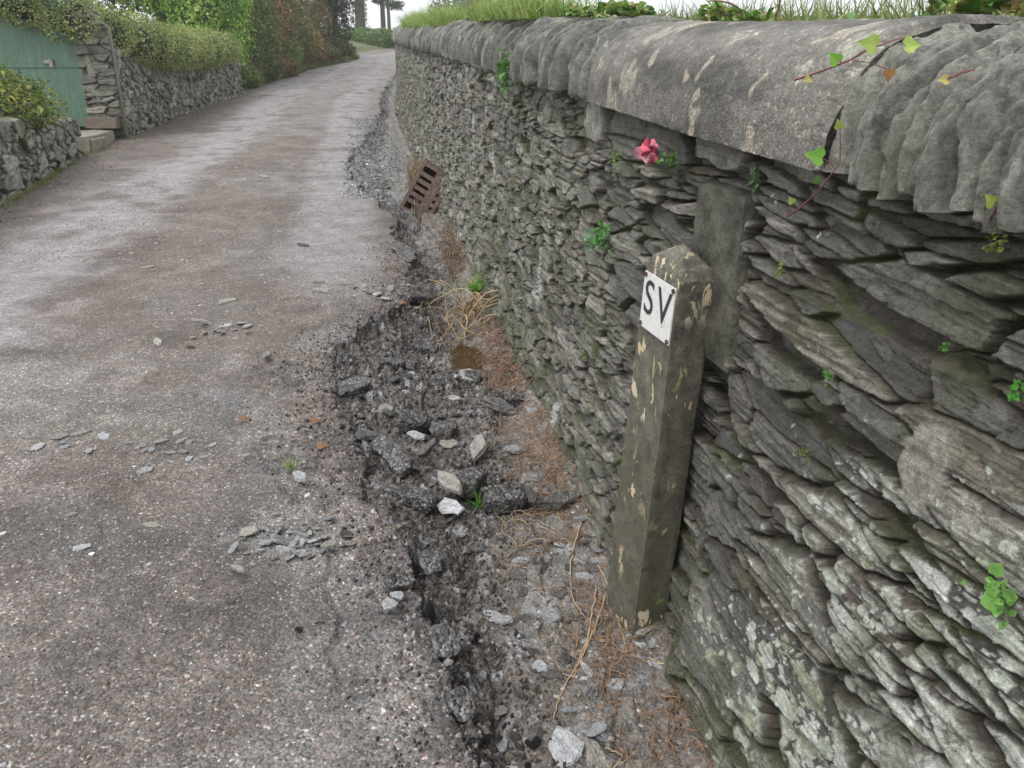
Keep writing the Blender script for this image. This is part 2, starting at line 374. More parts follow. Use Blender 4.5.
def ground_pat(u, y, want=True):
    E = np.interp(y, EY, EU)+.11*fbm(u*2.6, y*2.8, 3, 5)+.05*fbm(u*9, y*9, 3, 6)
    E = E+.03*(vor(u*7, y*7, 40)[0]-.4)
    B = np.interp(y, BY, BU)*(1+.25*vn(u*1.0, y*3.1, 9))
    d = u-E
    dep = np.interp(y, [0, 4, 4.2, 4.7, 5.2, 9, 20, 40, 60], [.13, .13, .16, .16, .13, .13, .10, .06, .05])
    # lane surface
    z = -.006*np.cos(u*1.3)+.012*vn(u*.9, y*.5, 12)+.0035*fbm(u*9, y*9, 3, 13)
    # old scars in the tarmac
    scar = np.zeros_like(u)
    for cu, cy, ru, ry, a in ((1.19, 2.34, .21, .12, 1), (1.2, 2.93, .26, .15, -1.), (1.02, 3.1, .15, .12, -.8), (1.5, 3.55, .25, .12, .5), (1.1, 4.3, .22, .2, .8), (2.1, 2.2, .3, .25, -.4), (1.3, 3.75, .22, .18, -.9), (1.12, 2.62, .14, .09, -.8), (.98, 2.2, .1, .1, -.7), (1.45, 4.9, .3, .15, -.5)):
        r = np.sqrt(((u-cu)/ru)**2+((y-cy)/ry)**2)+.55*fbm(u*9, y*9, 3, 21)
        scar = scar+a*ss(1.12, .8, r)
    z = z-.018*np.clip(scar, 0, 1)+.022*np.clip(-scar, 0, 1)*(1+.6*fbm(u*24, y*24, 2, 22))
    ck = np.full(u.shape, 9.)
    wu = u+.012*fbm(u*14, y*14, 3, 25); wy = y+.012*fbm(u*14+5, y*14, 3, 26)
    for path in (((1.0, 2.42), (1.03, 2.25), (1.06, 2.1), (1.0, 1.95), (1.03, 1.8), (.98, 1.66)), ((1.03, 2.25), (.9, 2.33), (.8, 2.36)), ((1.3, 2.8), (1.1, 2.78), (.95, 2.84)), ((1.35, 3.9), (1.15, 3.84), (1.05, 3.7)), ((1.4, 4.6), (1.1, 4.5), (.95, 4.55))):
        for (a_, b_), (c_, d_) in zip(path[:-1], path[1:]):
            t_ = np.clip(((wu-a_)*(c_-a_)+(wy-b_)*(d_-b_))/((c_-a_)**2+(d_-b_)**2), 0, 1)
            ck = np.minimum(ck, np.hypot(wu-a_-t_*(c_-a_), wy-b_-t_*(d_-b_)))
    ckm = ss(.016, .004, ck+.01*fbm(u*20, y*20, 2, 27)); z = z-.007*ckm
    zr = z
    # broken tarmac and channel bed, worked out only where they are
    msk = (d < .03).ravel(); shp = u.shape
    K = broken(u.ravel()[msk], y.ravel()[msk], d.ravel()[msk], B.ravel()[msk], dep.ravel()[msk])
    def fill(q):
        o = np.zeros(msk.shape); o[msk] = q; return o.reshape(shp)
    bz, bed, slab, chip, clay, pud, q1, w1, r2, s2, t2, crack = [fill(q) for q in K]
    inb = ss(-.02, .02, -(d+B))
    ch = bz*(1-inb)+bed*inb
    road = d > 0
    out = np.where(road, zr, ch+z*.3)
    if not want: return out
    # ---- pigments
    n1 = fbm(u*.8, y*.5, 4, 71); n2 = fbm(u*3, y*3, 4, 72)
    brown = np.array([.165, .136, .117]); grey = np.array([.205, .194, .186]); pale = np.array([.295, .288, .30])
    n3 = fbm(u*6+2*n2, y*4, 4, 73); c = mix(brown, grey, ss(-.25, .25, n1+.35*n2+.2*n3)); c = c*(1+.3*n3)[..., None]
    c = mix(c, [.135, .10, .08], ss(.05, .45, fbm(u*1.1+5, y*1.7, 4, 74))*.7)
    grav = ss(.1, .4, fbm(u*1.3, y*1.1, 3, 700)+.3*n3+.25*ss(.9, .2, np.abs(u-2.2))*ss(2.5, 4, y)*ss(14, 8, y)); c = mix(c, [.115, .09, .075], grav*.55)
    lane = ss(.7, .2, np.abs(u-3.2-.2*vn(y*.3, y*0, 3))+.3*n2)*ss(2.6, 4.2, y)
    lane2 = ss(.42, .1, np.abs(u-1.15+.1*n2)-.1)*ss(5.0, 6.0, y)*ss(40, 12, y)
    far = ss(13, 26, y)*.6
    sm = np.clip(lane+lane2*.9+far, 0, 1)
    sm = sm*ss(-.55, .15, fbm(u*3.5, y*2.2, 4, 76)+.1); c = mix(c, pale, sm*.85)
    c = c*(1-.30*(ss(.0, .5, n2)*(1-sm))[..., None])
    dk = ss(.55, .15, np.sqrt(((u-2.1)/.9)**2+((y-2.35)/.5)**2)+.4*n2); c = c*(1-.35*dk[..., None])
    sil = ss(.9, .3, np.abs(y-3.2-.2*(u-2))/.25+.8*n2)*ss(.9, 1.4, u); c = mix(c, [.2, .185, .165], sil*.6)
    c = mix(c, [.21, .22, .225], np.clip(scar, 0, 1)*.6); c = mix(c, [.075, .068, .068], np.clip(-scar, 0, 1)*.75*ss(-.5, .3, fbm(u*30, y*30, 2, 24)))
    verge = ss(4.15, 4.7, u+.25*n2)
    c = mix(c, mix([.10, .085, .075], [.13, .09, .06], (vn(u*30, y*30, 8) > .2)*1.), verge*.75)
    mossy = verge*ss(.1, .4, fbm(u*4, y*2, 3, 75)); c = mix(c, [.10, .11, .05], mossy*.45); c = mix(c, [.12, .09, .085], .6*ss(3.9, 4.3, u+.3*n2)*(1-verge))
    gravelcol = mix([.06, .051, .046], [.13, .112, .10], w1)
    tar = np.array([.028, .028, .031])
    bc = mix(gravelcol, tar, ss(.35, .85, r2*.55+.35*crack+.35*n2+.3*(w1 < .35)+.25*ss(.12, .0, -d)))
    bc = mix(bc, [.27, .28, .29], (q1 > .93)*.8)
    patch = ss(8, 9.2, y)*ss(14.5, 12, y)*ss(-.2, .3, fbm(u*4, y*2, 3, 78)+.1); bc = mix(bc, [.19, .195, .205], patch*(.2+.7*(q1 > .5)))
    mudc = mix([.165, .135, .106], [.13, .112, .094], ss(-.4, .4, n2))
    mudc = mix(mudc, [.21, .125, .07], clay*.8)
    slc = mix([.15, .142, .13], [.26, .26, .265], s2**1.3); chc = mix([.12, .11, .10], [.24, .235, .235], t2**1.5)
    bdc = mix(mudc, slc, slab*.8); bdc = mix(bdc, chc, chip*.85)
    bdc = mix(bdc, [.15, .085, .035], pud*.8)
    cc = mix(bc, bdc, inb); c = np.where(road[..., None], c, cc)
    c = mix(c, [.045, .042, .042], ckm*.6*ss(-.35, .2, fbm(u*9, y*9, 2, 29))*road)
    edge = ss(.12, 0, d)*road*ss(0, .4, fbm(u*12, y*12, 3, 77)+.25); c = mix(c, [.04, .038, .04], edge*.7)
    return out, c, sm, d
def groundz(x, y):
    x = np.atleast_1d(np.asarray(x, float)); y = np.atleast_1d(np.asarray(y, float))
    u = np.clip(xw(y)-x, us[0], us[-1]-1e-6); yc = np.clip(y, ys[0], ys[-1]-1e-6)
    i = np.clip(np.searchsorted(ys, yc)-1, 0, len(ys)-2); j = np.clip(np.searchsorted(us, u)-1, 0, len(us)-2)
    f = (yc-ys[i])/(ys[i+1]-ys[i]); g = (u-us[j])/(us[j+1]-us[j])
    return (GZ[i, j]*(1-f)+GZ[i+1, j]*f)*(1-g)+(GZ[i, j+1]*(1-f)+GZ[i+1, j+1]*f)*g
def at(u, v, dz=0.):
    """point of the ground seen at picture position (u, v)"""
    a = (u-512)/F; b = (384-v)/F; d = np.array([a, CP+b*SP, -SP+b*CP])
    t = np.linspace(.8, 60, 30000); z = H+t*d[2]; g = zg(t*d[1])-dz
    i = int(np.argmax(z < g)); return t[i]*d[0], t[i]*d[1]

def spaced(a, b, fn):
    r = [a]
    while r[-1] < b: r.append(r[-1]+fn(r[-1]))
    return np.array(r)
ys = np.concatenate([np.arange(-6, .7, .06), spaced(.7, 62, lambda y: .0048*max(1, (y*y+2.4)**.5/2.2)**1.45 if y < 45 else .25)])
us = np.concatenate([np.arange(-.22, 1.75, .0058), spaced(1.75, 7.2, lambda u: .006+.006*(u-1.75))])
Y, U = np.meshgrid(ys, us, indexing='ij')
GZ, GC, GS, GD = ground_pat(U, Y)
X = xw(Y)-U
GZ = GZ+zg(Y)-.25*ss(5.6, 7.2, U)
V = np.stack([X, Y, GZ], -1).reshape(-1, 3)
C = np.concatenate([GC, GS[..., None]], -1).reshape(-1, 4)
FF = gridF(len(ys), len(us))[:, ::-1]
isr = (GD.ravel()[FF].mean(1) > 0)
def sub(V, C, Fs):
    used = np.zeros(len(V), bool); used[Fs.ravel()] = True; m = np.cumsum(used)-1
    return V[used], C[used], m[Fs]
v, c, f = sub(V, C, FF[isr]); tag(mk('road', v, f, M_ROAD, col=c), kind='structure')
v, c, f = sub(V, C, FF[~isr]); tag(mk('gutter', v, f, M_GUTTER, col=c), kind='structure')

# wide terrain sheet under and around the lane
gy = np.concatenate([np.arange(-40, -6, 4), np.arange(-6, 80, .8), np.arange(80, 400, 16)])
gu = np.array([-300, -200, -120, -80, -50, -30, -20, -12, -8, -5, -3, -2, -1.2, -.8, -.6, -.45, -.3, -.24, -.2, .5, 2, 3.5, 5, 6.2, 6.6, 7., 7.5, 8, 9, 10.5, 12, 15, 20, 30, 45, 70, 110, 180, 300])
YY, UU = np.meshgrid(gy, gu, indexing='ij')
prof = np.interp(UU, [-300, -30, -3, -.5, -.22, -.2, 6.2, 7.5, 9, 30, 300], [2, 1.8, 1.6, 1.42, 1.35, -.4, -.4, .55, .8, 1.2, 2])
endf = ss(44, 52, YY); prof = prof*(1-endf)+np.interp(UU, [-300, -4, 0, 5, 9, 300], [1, .5, -.15, -.15, .4, 1])*endf
ZZ = zg(YY)+prof+.12*fbm(UU*.3, YY*.3, 3, 80)*(np.abs(UU-3) > 4)
gc = mix([.075, .095, .035], [.11, .12, .05], ss(-.4, .4, fbm(UU*.5, YY*.5, 3, 81)))
tag(mk('ground', np.stack([xw(YY)-UU, YY, ZZ], -1).reshape(-1, 3), gridF(len(gy), len(gu))[:, ::-1], M_SOIL, col=gc.reshape(-1, 3)), kind='structure')

# ================================================================== MAIN WALL
def stone_pat(s, t, big, small, seed, psub=.6, tone=1., depth=.045, lichen=None, green=0.):
    ws = s+.05*fbm(s*3, t*6, 2, seed+1)+.004*fbm(s*45, t*90, 2, seed+2)
    wt = t+.03*fbm(s*1.6, t*1.5, 2, seed+3)+.0022*fbm(s*40, t*50, 2, seed+4)
    f1, f2, ci, cj, dx, dy = vor(ws/big[0], wt/big[1], seed+10, .9)
    g1, g2, gi, gj, gx, gy = vor(ws/small[0], wt/small[1], seed+20, .9)
    sb = h2(ci, cj, seed+5) < psub
    e = np.where(sb, np.minimum((f2-f1)*1.6, g2-g1), (f2-f1)*1.5)
    a = np.where(sb, h2(gi, gj, 1), h2(ci, cj, 1)); b = np.where(sb, h2(gi, gj, 2), h2(ci, cj, 2)); c = np.where(sb, h2(gi, gj, 3), h2(ci, cj, 3))
    px = np.where(sb, gx, dx); py = np.where(sb, gy, dy)
    pr = ss(.0, .15, e+.05*vn(s*60, t*110, seed+6)); pr = pr**.7; fill = .55*ss(-.1, .4, fbm(s*2.5, t*4, 3, seed+8))
    strat = fbm(s*5+a*40, (t+.1*(b-.5)*s)*95+b*90, 3, seed+30)
    lam = np.floor((t+.12*(b-.5)*s+.006*vn(s*12, t*20, seed))*60+b*9); lamr = h2(lam, np.floor(a*999), seed+7)
    h = pr*(depth+(a-.5)*.95*depth+py*(b-.55)*.75*depth+px*(c-.5)*.9*depth)-.5*depth
    h = h-(a < .07)*pr*depth*.9+(1-pr)*fill*depth
    q1_, q2_, qi, qj, qx, qy = vor(s*16+3*a, t*44+5*b+.5*(b-.5)*s*21, seed+40)
    fr1 = h2(qi, qj, 1); fr2 = h2(qi, qj, 2); h = h+pr*((fr1-.5)*.0035+qx*(fr2-.5)*.007+qy*(fr1-.3)*.006-.0018*ss(.12, 0, q2_-q1_))
    h = h+pr*(.0035*strat+.006*(lamr-.5))+.0035*fbm(s*25, t*40, 4, seed+31, .6)+.006*fbm(s*9, t*14, 2, seed+32)
    dark = np.array([.078, .078, .075]); mid = np.array([.15, .15, .138]); light = np.array([.25, .25, .225])
    col = mix(mix(dark, mid, ss(0, .6, b)), light, ss(.55, .92, b)*.95)
    col = mix(col, [.13, .105, .08], (c > .86)*.5)
    col = mix(col, [.15, .175, .115], np.clip(green*ss(-.2, .5, fbm(s*2.5, t*3, 3, seed+33)), 0, 1)*.6)
    col = col*(1+.12*strat+.25*fbm(s*30, t*45, 3, seed+37))[..., None]*tone*(.72+.56*fr1)[..., None]*(.75+.5*a)[..., None]*np.array([1.04, 1., .955])
    soil = mix([.052, .042, .030], [.05, .062, .02], ss(.0, .35, fbm(s*5, t*5, 3, seed+35)))
    col = mix(soil, col, ss(.05, .2, e))
    if lichen is not None:
        for sc, amt, sd in ((24., 1.1, 61), (13., 1.25, 62), (55., .8, 63)):
            l1, l2, li, lj, lx, ly = vor(s*sc+.35*fbm(s*sc*2, t*sc*2, 3, sd), t*sc*1.15+.35*fbm(s*sc*2+5, t*sc*2, 3, sd+1), sd)
            r = h2(li, lj, 4)
            m = ss(.02, -.04, l1-.55*amt*np.clip(lichen*(.35+r)-.33+.3*vn(s*4, t*5, sd), 0, 1))*ss(.1, .25, e)
            pc = mix([.40, .43, .36], [.60, .62, .57], h2(li, lj, 5)); pc = mix(pc, [.26, .27, .16], (r > .93)*.7)
            col = mix(col, pc, m*.92)
            h = h+.0012*m
    return h, col, e

zcap_y = [-6, 2, 6, 14, 60]; zcap_z = [1.35, 1.365, 1.42, 1.47, 1.47]
def zcap(y): return np.interp(y, zcap_y, zcap_z)
def wall_face(y, zr):
    """outward bulge and pigment of the wall face at y, zr (height above lane)"""
    nb = .5*fbm(y*1.5, zr*2, 2, 90)
    lich = 1.0*ss(1.8, 1.05, y+.4*nb)*ss(1.1, .7, zr)*ss(-.2, .1, zr)+.3*ss(2.3, 1.3, y)*ss(.9, .2, zr)+.18
    selB = ss(-.05, .05, y-2.75-.9*(zr-.8)+.35*nb)
    selC = ss(-.03, .03, -(zr-.42-.35*(1.4-y)+.25*nb))*ss(2.0, 1.7, y)*(1-selB)
    h = np.zeros_like(y); c = np.zeros(y.shape+(3,))
    for m, args in ((selB, ((.2, .056), (.13, .028), 200, .5, 1.2, .029, None, .45)), (selC, ((.5, .14), (.36, .06), 300, .45, 1., .038, lich)), (1-selB-selC, ((.36, .078), (.26, .034), 100, .6, 1., .036, lich))):
        k = m > 0
        if not k.any(): continue
        a_ = [q[k] if isinstance(q, np.ndarray) else q for q in args]
        hh, ch, _ = stone_pat(y[k], zr[k], *a_); h[k] += hh*m[k]; c[k] += ch*m[k][:, None]
    h = h+.022*fbm(y*1.1, zr*1.6, 3, 92)+.05*ss(.25, -.15, zr)
    # moss near the foot by the post and on the mid wall
    mo = ss(.1, .5, fbm(y*7, zr*9, 4, 93)+.5*ss(.3, .0, zr)+.25*ss(2.2, 4, y)-.1)*.55
    c = mix(c, [.055, .065, .022], mo*ss(3.4, 1.9, np.abs(y-3.0)))
    # lime run marks
    for cy, cz, ry, rz in ((3.85, .52, .1, .17), (5.4, .78, .13, .14), (3.3, .02, .05, .1), (6.4, .95, .1, .1)):
        r = np.sqrt(((y-cy)/ry)**2+((zr-cz)/rz)**2)+.5*fbm(y*14, zr*9, 3, 95); c = mix(c, [.48, .48, .46], ss(1., .6, r)*.75)
    # lime-mortar patches
    for cy, cz, ry, rz in ((1.12, .93, .055, .085), (2.02, 1.3, .13, .055), (3.1, 1.27, .12, .09)):
        r = np.sqrt(((y-cy)/ry)**2+((zr-cz)/rz)**2)+.3*fbm(y*12, zr*12, 3, 96); m = ss(1.05, .8, r)
        h = h*(1-m)+(.02+.004*fbm(y*40, zr*40, 3, 97))*m; c = mix(c, mix([.21, .20, .17], [.33, .32, .28], ss(-.3, .3, fbm(y*25, zr*25, 3, 98))), m)
    # hollow where the marker post leans in, and where the flat slab stands
    h = h-.05*ss(.2, .1, np.abs(y-2.02))*ss(1.25, 1.1, zr)
    h = h-.02*ss(.15, .12, np.abs(y-1.97))*ss(.8, .9, zr)*ss(1.36, 1.28, zr)
    return h, c
def batter(zr): return -.035*(zr-.6)
main = empty('stone_wall', (float(xw(2)), 2, float(zg(2))), 'long lichened slate rubble wall with rounded coping along the right of the lane', 'wall')
parts = []
for (y0, y1, dy, dz) in ((-3, .45, .02, .012), (.45, 2.3, .0026, .0027), (2.3, 4.6, .0055, .0045), (4.6, 10.5, .0125, .008), (10.5, 43, .04, .018)):
    n = int(round((y1-y0)/dy))+1; m = int(round(1.75/dz))+1
    yy = np.linspace(y0, y1, n); k = np.linspace(0, 1, m)
    YY, KK = np.meshgrid(yy, k, indexing='ij'); zr = -.30+KK*(zcap(YY)+.03+.30)
    h, c = wall_face(YY, zr)
    nx, ny = -.984, -.177
    hh = h-batter(zr)*-1*0-(-batter(zr))*0
    x = xw(YY)+batter(zr)*-1*1.0+nx*h; y = YY+ny*h
    parts.append((np.stack([x, y, zg(YY)+zr], -1).reshape(-1, 3), gridF(n, m), c.reshape(-1, 3)))
off = 0; VV = []; FFs = []; CC = []
for v_, f_, c_ in parts: VV.append(v_); FFs.append(f_+off); CC.append(c_); off += len(v_)
mk('stonework', np.concatenate(VV), np.concatenate(FFs)[:, ::-1], M_STONE, main, np.concatenate(CC))
# wall core behind the face (back of the wall and top)
yy = np.arange(-3, 43.01, .5); bb = MB()
Vc = []
for q in yy:
    a, z0, z1 = float(xw(q)), float(zg(q)), float(zg(q)+zcap(q)-.02)
    Vc += [(a+.09, q, z0-.4), (a+.09, q, z1), (a+.46, q, z1), (a+.46, q, z0-.4)]
Fc = [(i*4+j, i*4+(j+1) % 4, i*4+4+(j+1) % 4, i*4+4+j) for i in range(len(yy)-1) for j in range(4)]+[(0, 1, 2, 3), tuple(len(Vc)-1-j for j in range(4))]
bb.add(Vc, Fc, (.07, .06, .05)); bb.build('core', M_SOIL, main)

# coping stones
def coping_piece(ya, yb, hgt, wid, seed, col, stuff=False, n=7, m=34, rough=1., lean=0., tuck=0.):
    k = np.linspace(0, 1, n); ph = np.linspace(-.12, 1.0, m)*math.pi
    K, PH = np.meshgrid(k, ph, indexing='ij'); yc = (ya+yb)/2; w = (yb-ya)
    edge = 1-np.abs(2*K-1)**3.6
    r = 1-.32*(1-edge)
    nn = fbm(K*1.2+seed*3.1, PH*2.2, 3, seed)*.045*rough+fbm(K*4+seed*3.1, PH*9, 3, seed+3)*.03*rough
    va, vb, vi, vj, vx, vy = vor(K*1.6+seed*2.3, PH*4.5, seed+9); nn = nn+rough*((h2(vi, vj, 1)-.5)*.035+vx*(h2(vi, vj, 2)-.5)*.07)
    rr = r*(1+nn)
    c_, s_ = np.cos(PH), np.sin(PH)
    e = .8
    xx = -np.sign(c_)*np.abs(c_)**e*(wid/2)*rr; zz = np.sign(s_)*np.abs(s_)**e*hgt*rr
    zz = np.where(zz < 0, np.maximum(zz, -.035), zz)
    y = yc+(K-.5)*w+lean*zz+.006*rough*fbm(K*2, PH*3+seed, 2, seed+8)
    x = xw(yc)+.205+tuck+xx; z = zg(yc)+zcap(yc)+zz+((seed*37 % 11)/11-.5)*.03*rough*.6
    V = np.stack([x, y, z], -1).reshape(-1, 3); Fg = gridF(n, m)
    fl = [tuple(range(m)), tuple((n-1)*m+j for j in range(m))[::-1]]
    cc = np.ones((len(V), 3))*np.asarray(col)*(1+.25*fbm(K*3+seed, PH*4, 3, seed+5)).reshape(-1, 1)
    lp = ss(.12, .3, fbm(K*2.2+seed*1.7, PH*5, 4, seed+12)); cc = mix(cc, [.42, .43, .37], (lp*.5).reshape(-1))
    cc = mix(cc, [.055, .05, .04], (ss(.55, .1, edge)*.8).reshape(-1))  # shade of the gaps between stones painted into their edge colour
    return V, [tuple(q) for q in Fg]+fl, cc
rs = random.Random(5); y = -.6; i = 0
while y < 1.529:
    w = rs.uniform(.024, .06); w = min(w, 1.53-y)
    if 1.53-y < .11: w = 1.53-y
    V_, F_, C_ = coping_piece(y+.004, y+w-.002, rs.uniform(.18, .215), rs.uniform(.46, .53), 300+i, np.array([.30, .295, .262])*rs.uniform(.8, 1.25), n=15, m=100, rough=1.15, lean=rs.uniform(-.03, .04)*(y < 1.38), tuck=rs.uniform(-.012, .012))
    mk('coping_stone', V_, F_, M_COPING, main, C_); y += w; i += 1
# cast concrete length
n, m = 260, 170; yy = np.linspace(1.462, 3.02, n); ph = np.linspace(-.1, 1.02, m)*math.pi
YY, PH = np.meshgrid(yy, ph, indexing='ij'); end = ss(0, .02, np.minimum(YY-1.462, 3.02-YY)+.008*vn(PH*3, YY*20, 4))
rr = 1+.03*fbm(YY*3, PH*2.2, 4, 401)+.014*fbm(YY*25, PH*9, 4, 402)-.03*ss(.5, .75, fbm(YY*6, PH*4, 3, 407))-.07*(1-end)
x = xw(YY)+.205-np.sign(np.cos(PH))*np.abs(np.cos(PH))**.85*.255*rr; z = zg(YY)+zcap(YY)+np.maximum(np.abs(np.sin(PH))**.85*np.sign(np.sin(PH))*.225*rr, -.03)
cc = mix([.075, .07, .062], [.18, .17, .15], ss(-.35, .35, fbm(YY*4, PH*2.2, 5, 403)))
l1, l2, li, lj, lx, ly = vor(YY*9+.25*vn(YY*30, PH*8, 3), PH*1.9+.25*vn(YY*30, PH*8, 5)+YY*.3, 405)
lm = ss(.05, -.02, l1-.46*h2(li, lj, 3)*(h2(li, lj, 4) > .3)); cc = mix(cc, mix([.30, .30, .25], [.36, .31, .24], h2(li, lj, 6)), lm*.8)
mk('concrete_coping', np.stack([x, YY, z], -1).reshape(-1, 3), [tuple(q) for q in gridF(n, m)]+[tuple(range(m)), tuple((n-1)*m+j for j in range(m))[::-1]], M_CONC, main, cc.reshape(-1, 3))
y = 3.025; cnt = 0; rest = MB()
while y < 43:
    w = rs.uniform(.03, .085) if y < 16 else rs.uniform(.1, .2)
    hg = rs.uniform(.2, .26)+.06*ss(4, 12, y)
    V_, F_, C_ = coping_piece(y+.003, y+w-.001, float(hg), rs.uniform(.46, .56), 500+cnt, np.array([.17, .17, .155])*rs.uniform(.7, 1.4), n=5, m=22 if y < 8 else 14, rough=1.2, lean=rs.uniform(-.04, .06), tuck=rs.uniform(-.02, .02))
    if cnt < 78: mk('coping_stone', V_, F_, M_COPING, main, C_)
    else: rest.add(V_, F_, None); rest.C[-1] = C_
    y += w; cnt += 1
ro = rest.build('distant_coping', M_COPING, main, True); ro['kind'] = 'stuff'
# flat dark slab built upright in the wall face behind the post
def disp_box(name, c0, ax, ay, az, dims, mat_, parent, col, seed, n=14, amp=.004, top=None):
    """roughened box: centre of base c0, unit axes, dims"""
    Vs, Fs, Cs = [], [], []; off = 0
    L = [np.linspace(-.5, .5, max(3, int(n*d/max(dims))+2)) for d in dims]
    def face(fn, A, B, flip):
        nonlocal off
        a, b = np.meshgrid(A, B, indexing='ij'); P = fn(a, b).reshape(-1, 3)
        f = gridF(len(A), len(B)); f = f[:, ::-1] if flip else f
        Vs.append(P); Fs.append(f+off); off += len(P)
    o = np.ones
    face(lambda a, b: np.stack([a, b, o(a.shape)*.5], -1), L[0], L[1], False); face(lambda a, b: np.stack([a, b, -o(a.shape)*.5], -1), L[0], L[1], True)
    face(lambda a, b: np.stack([a, o(a.shape)*.5, b], -1), L[0], L[2], True); face(lambda a, b: np.stack([a, -o(a.shape)*.5, b], -1), L[0], L[2], False)
    face(lambda a, b: np.stack([o(a.shape)*.5, a, b], -1), L[1], L[2], False); face(lambda a, b: np.stack([-o(a.shape)*.5, a, b], -1), L[1], L[2], True)
    P = np.concatenate(Vs); Q = P.copy()
    nz = np.stack([fbm(P[:, 1]*5+P[:, 0]*3, P[:, 2]*7+P[:, 0]*2, 3, seed+k) for k in range(3)], 1)
    # slightly rounded edges
    E_ = np.sort(np.abs(P), 1); near = (E_[:, 1] > .499)
    Q = P*np.array(dims); Q *= np.where(near, 1-.003/np.minimum(dims[0], dims[1]), 1)[:, None]
    Q += nz*amp; Q[:, 2] += dims[2]/2
    if top is not None: Q = top(P, Q)
    W = np.asarray(c0)+Q[:, :1]*ax+Q[:, 1:2]*ay+Q[:, 2:]*az
    return mk(name, W, np.concatenate(Fs), mat_, parent, np.ones((len(W), 3))*np.asarray(col))
ax = np.array([1., 0, 0]); ay = np.array([-.177, .984, 0]); az = np.array([0, 0, 1.])
c0 = (float(xw(1.97))+.03, 1.97, float(zg(1.97))+.78); o_ = disp_box('upright_slab', c0, ax, ay, az, (.05, .29, .45), M_SLAB, main, (.07, .068, .052), 600, 16, .006)
tag(o_, 'flat dark slab set upright in the wall face')

# ================================================================== MARKER POST
B0 = np.array([.385, 2.12, float(zg(2.12))-.20]); T0 = np.array([.436, 2.03, 1.10])
az = (T0-B0); hp = np.linalg.norm(az); az = az/hp
ay = np.array([-.33, .94, 0]); ay = ay-az*ay.dot(az); ay /= np.linalg.norm(ay); ax = np.cross(ay, az)
post = empty('marker_post', (B0[0], B0[1], float(zg(2.12))-.12), 'leaning mossy concrete marker post with flaking cream paint and white plate, against the wall', 'post')
def posttop(P, Q):
    t = P[:, 2] > .499; Q = Q.copy()
    Q[t, 2] += .06*(1-np.maximum(np.abs(P[t, 0]), np.abs(P[t, 1]))*2)-.0
    k = 1+.10*(.5-P[:, 2])
    Q[:, 0] *= k; Q[:, 1] *= k; return Q
PW, PD = .105, .178
disp_box('shaft', B0, ax, ay, az, (PW, PD, hp), M_POST, post, (.5, .5, .5), 610, 110, .0042, posttop)
# plate on the road-side face (normal -ax)
pc = B0+az*(hp-.112)-ax*(PW/2+.004)-ay*.002
plate = MB()
def frame_box(mb, c, a, b, n_, da, db, dn):
    Vv = [c+a*i*da/2+b*j*db/2+n_*k*dn/2 for k in (-1, 1) for i, j in ((-1, -1), (1, -1), (1, 1), (-1, 1))]
    mb.add(Vv, [(3, 2, 1, 0), (4, 5, 6, 7), (0, 1, 5, 4), (1, 2, 6, 5), (2, 3, 7, 6), (3, 0, 4, 7)])
frame_box(plate, pc, ay, az, -ax, .160, .152, .004); pl = plate.build('sign_plate', M_PLATE, post)
# the letters S and V
def letters(txt, size):
    cu = bpy.data.curves.new('letters', 'FONT'); cu.body = txt; cu.size = size; cu.extrude = .0006; cu.align_x = 'CENTER'; cu.align_y = 'CENTER'
    cu.space_character = 1.25
    t = bpy.data.objects.new('letters', cu); COL.objects.link(t); bpy.context.view_layer.update()
    me = bpy.data.meshes.new_from_object(t.evaluated_get(bpy.context.evaluated_depsgraph_get()))
    P = np.array([v.co[:] for v in me.vertices]); Fs = [tuple(p.vertices) for p in me.polygons]
    bpy.data.objects.remove(t); bpy.data.meshes.remove(me); return P, Fs
P, Fs = letters('SV', .105)
W = pc-ax*.0032+(-ay)*(P[:, :1]*1.12)+az*(P[:, 1:2]*1.25+.008)+(-ax)*P[:, 2:]
mk('lettering', W, Fs, M_INK, pl, smooth=False)
for sa in (-1, 1):
    for sb in (-1, 1):
        c_ = pc-ax*.002+ay*sa*.072+az*sb*.068
        mb = MB(); mb.tube([c_, c_-ax*.0035], .0065, 8); mb.build('screw', M_RUST, pl)

# ================================================================== RUSTY GRATING leaning on the wall
gr = empty('drain_grating', (-.80, 8.75, float(zg(8.75))-.1), 'rusty cast iron drain grating with slots, tipped up against the wall foot', 'grating')
gc0 = np.array([-.90, 8.6, float(zg(8.6))+.06])
ga = np.array([.46, .12, .80]); ga /= np.linalg.norm(ga)          # long way of the face, going up to the right
gb = np.array([.62, -.66, -.45]); gb -= ga*ga.dot(gb); gb /= np.linalg.norm(gb)
gn = np.cross(ga, gb); gn /= np.linalg.norm(gn)
if gn[1] > 0: gn = -gn
mb = MB(); Lg, Wg, Tg = .56, .46, .045
for s_ in (-1, 1):
    frame_box(mb, gc0+ga*s_*(Lg/2-.02), ga, gb, gn, .04, Wg, Tg); frame_box(mb, gc0+gb*s_*(Wg/2-.025), ga, gb, gn, Lg-.08, .05, Tg)
mb.build('outer_rim', M_RUST, gr)
for k in range(5):
    mb = MB(); frame_box(mb, gc0+ga*(-.155+.0775*k), ga, gb, gn, .045, Wg-.1, Tg*.85); mb.build('bar', M_RUST, gr)
mb = MB(); frame_box(mb, gc0+gb*.075, ga, gb, gn, Lg-.085, .13, Tg*.9); mb.build('centre_rib', M_RUST, gr)
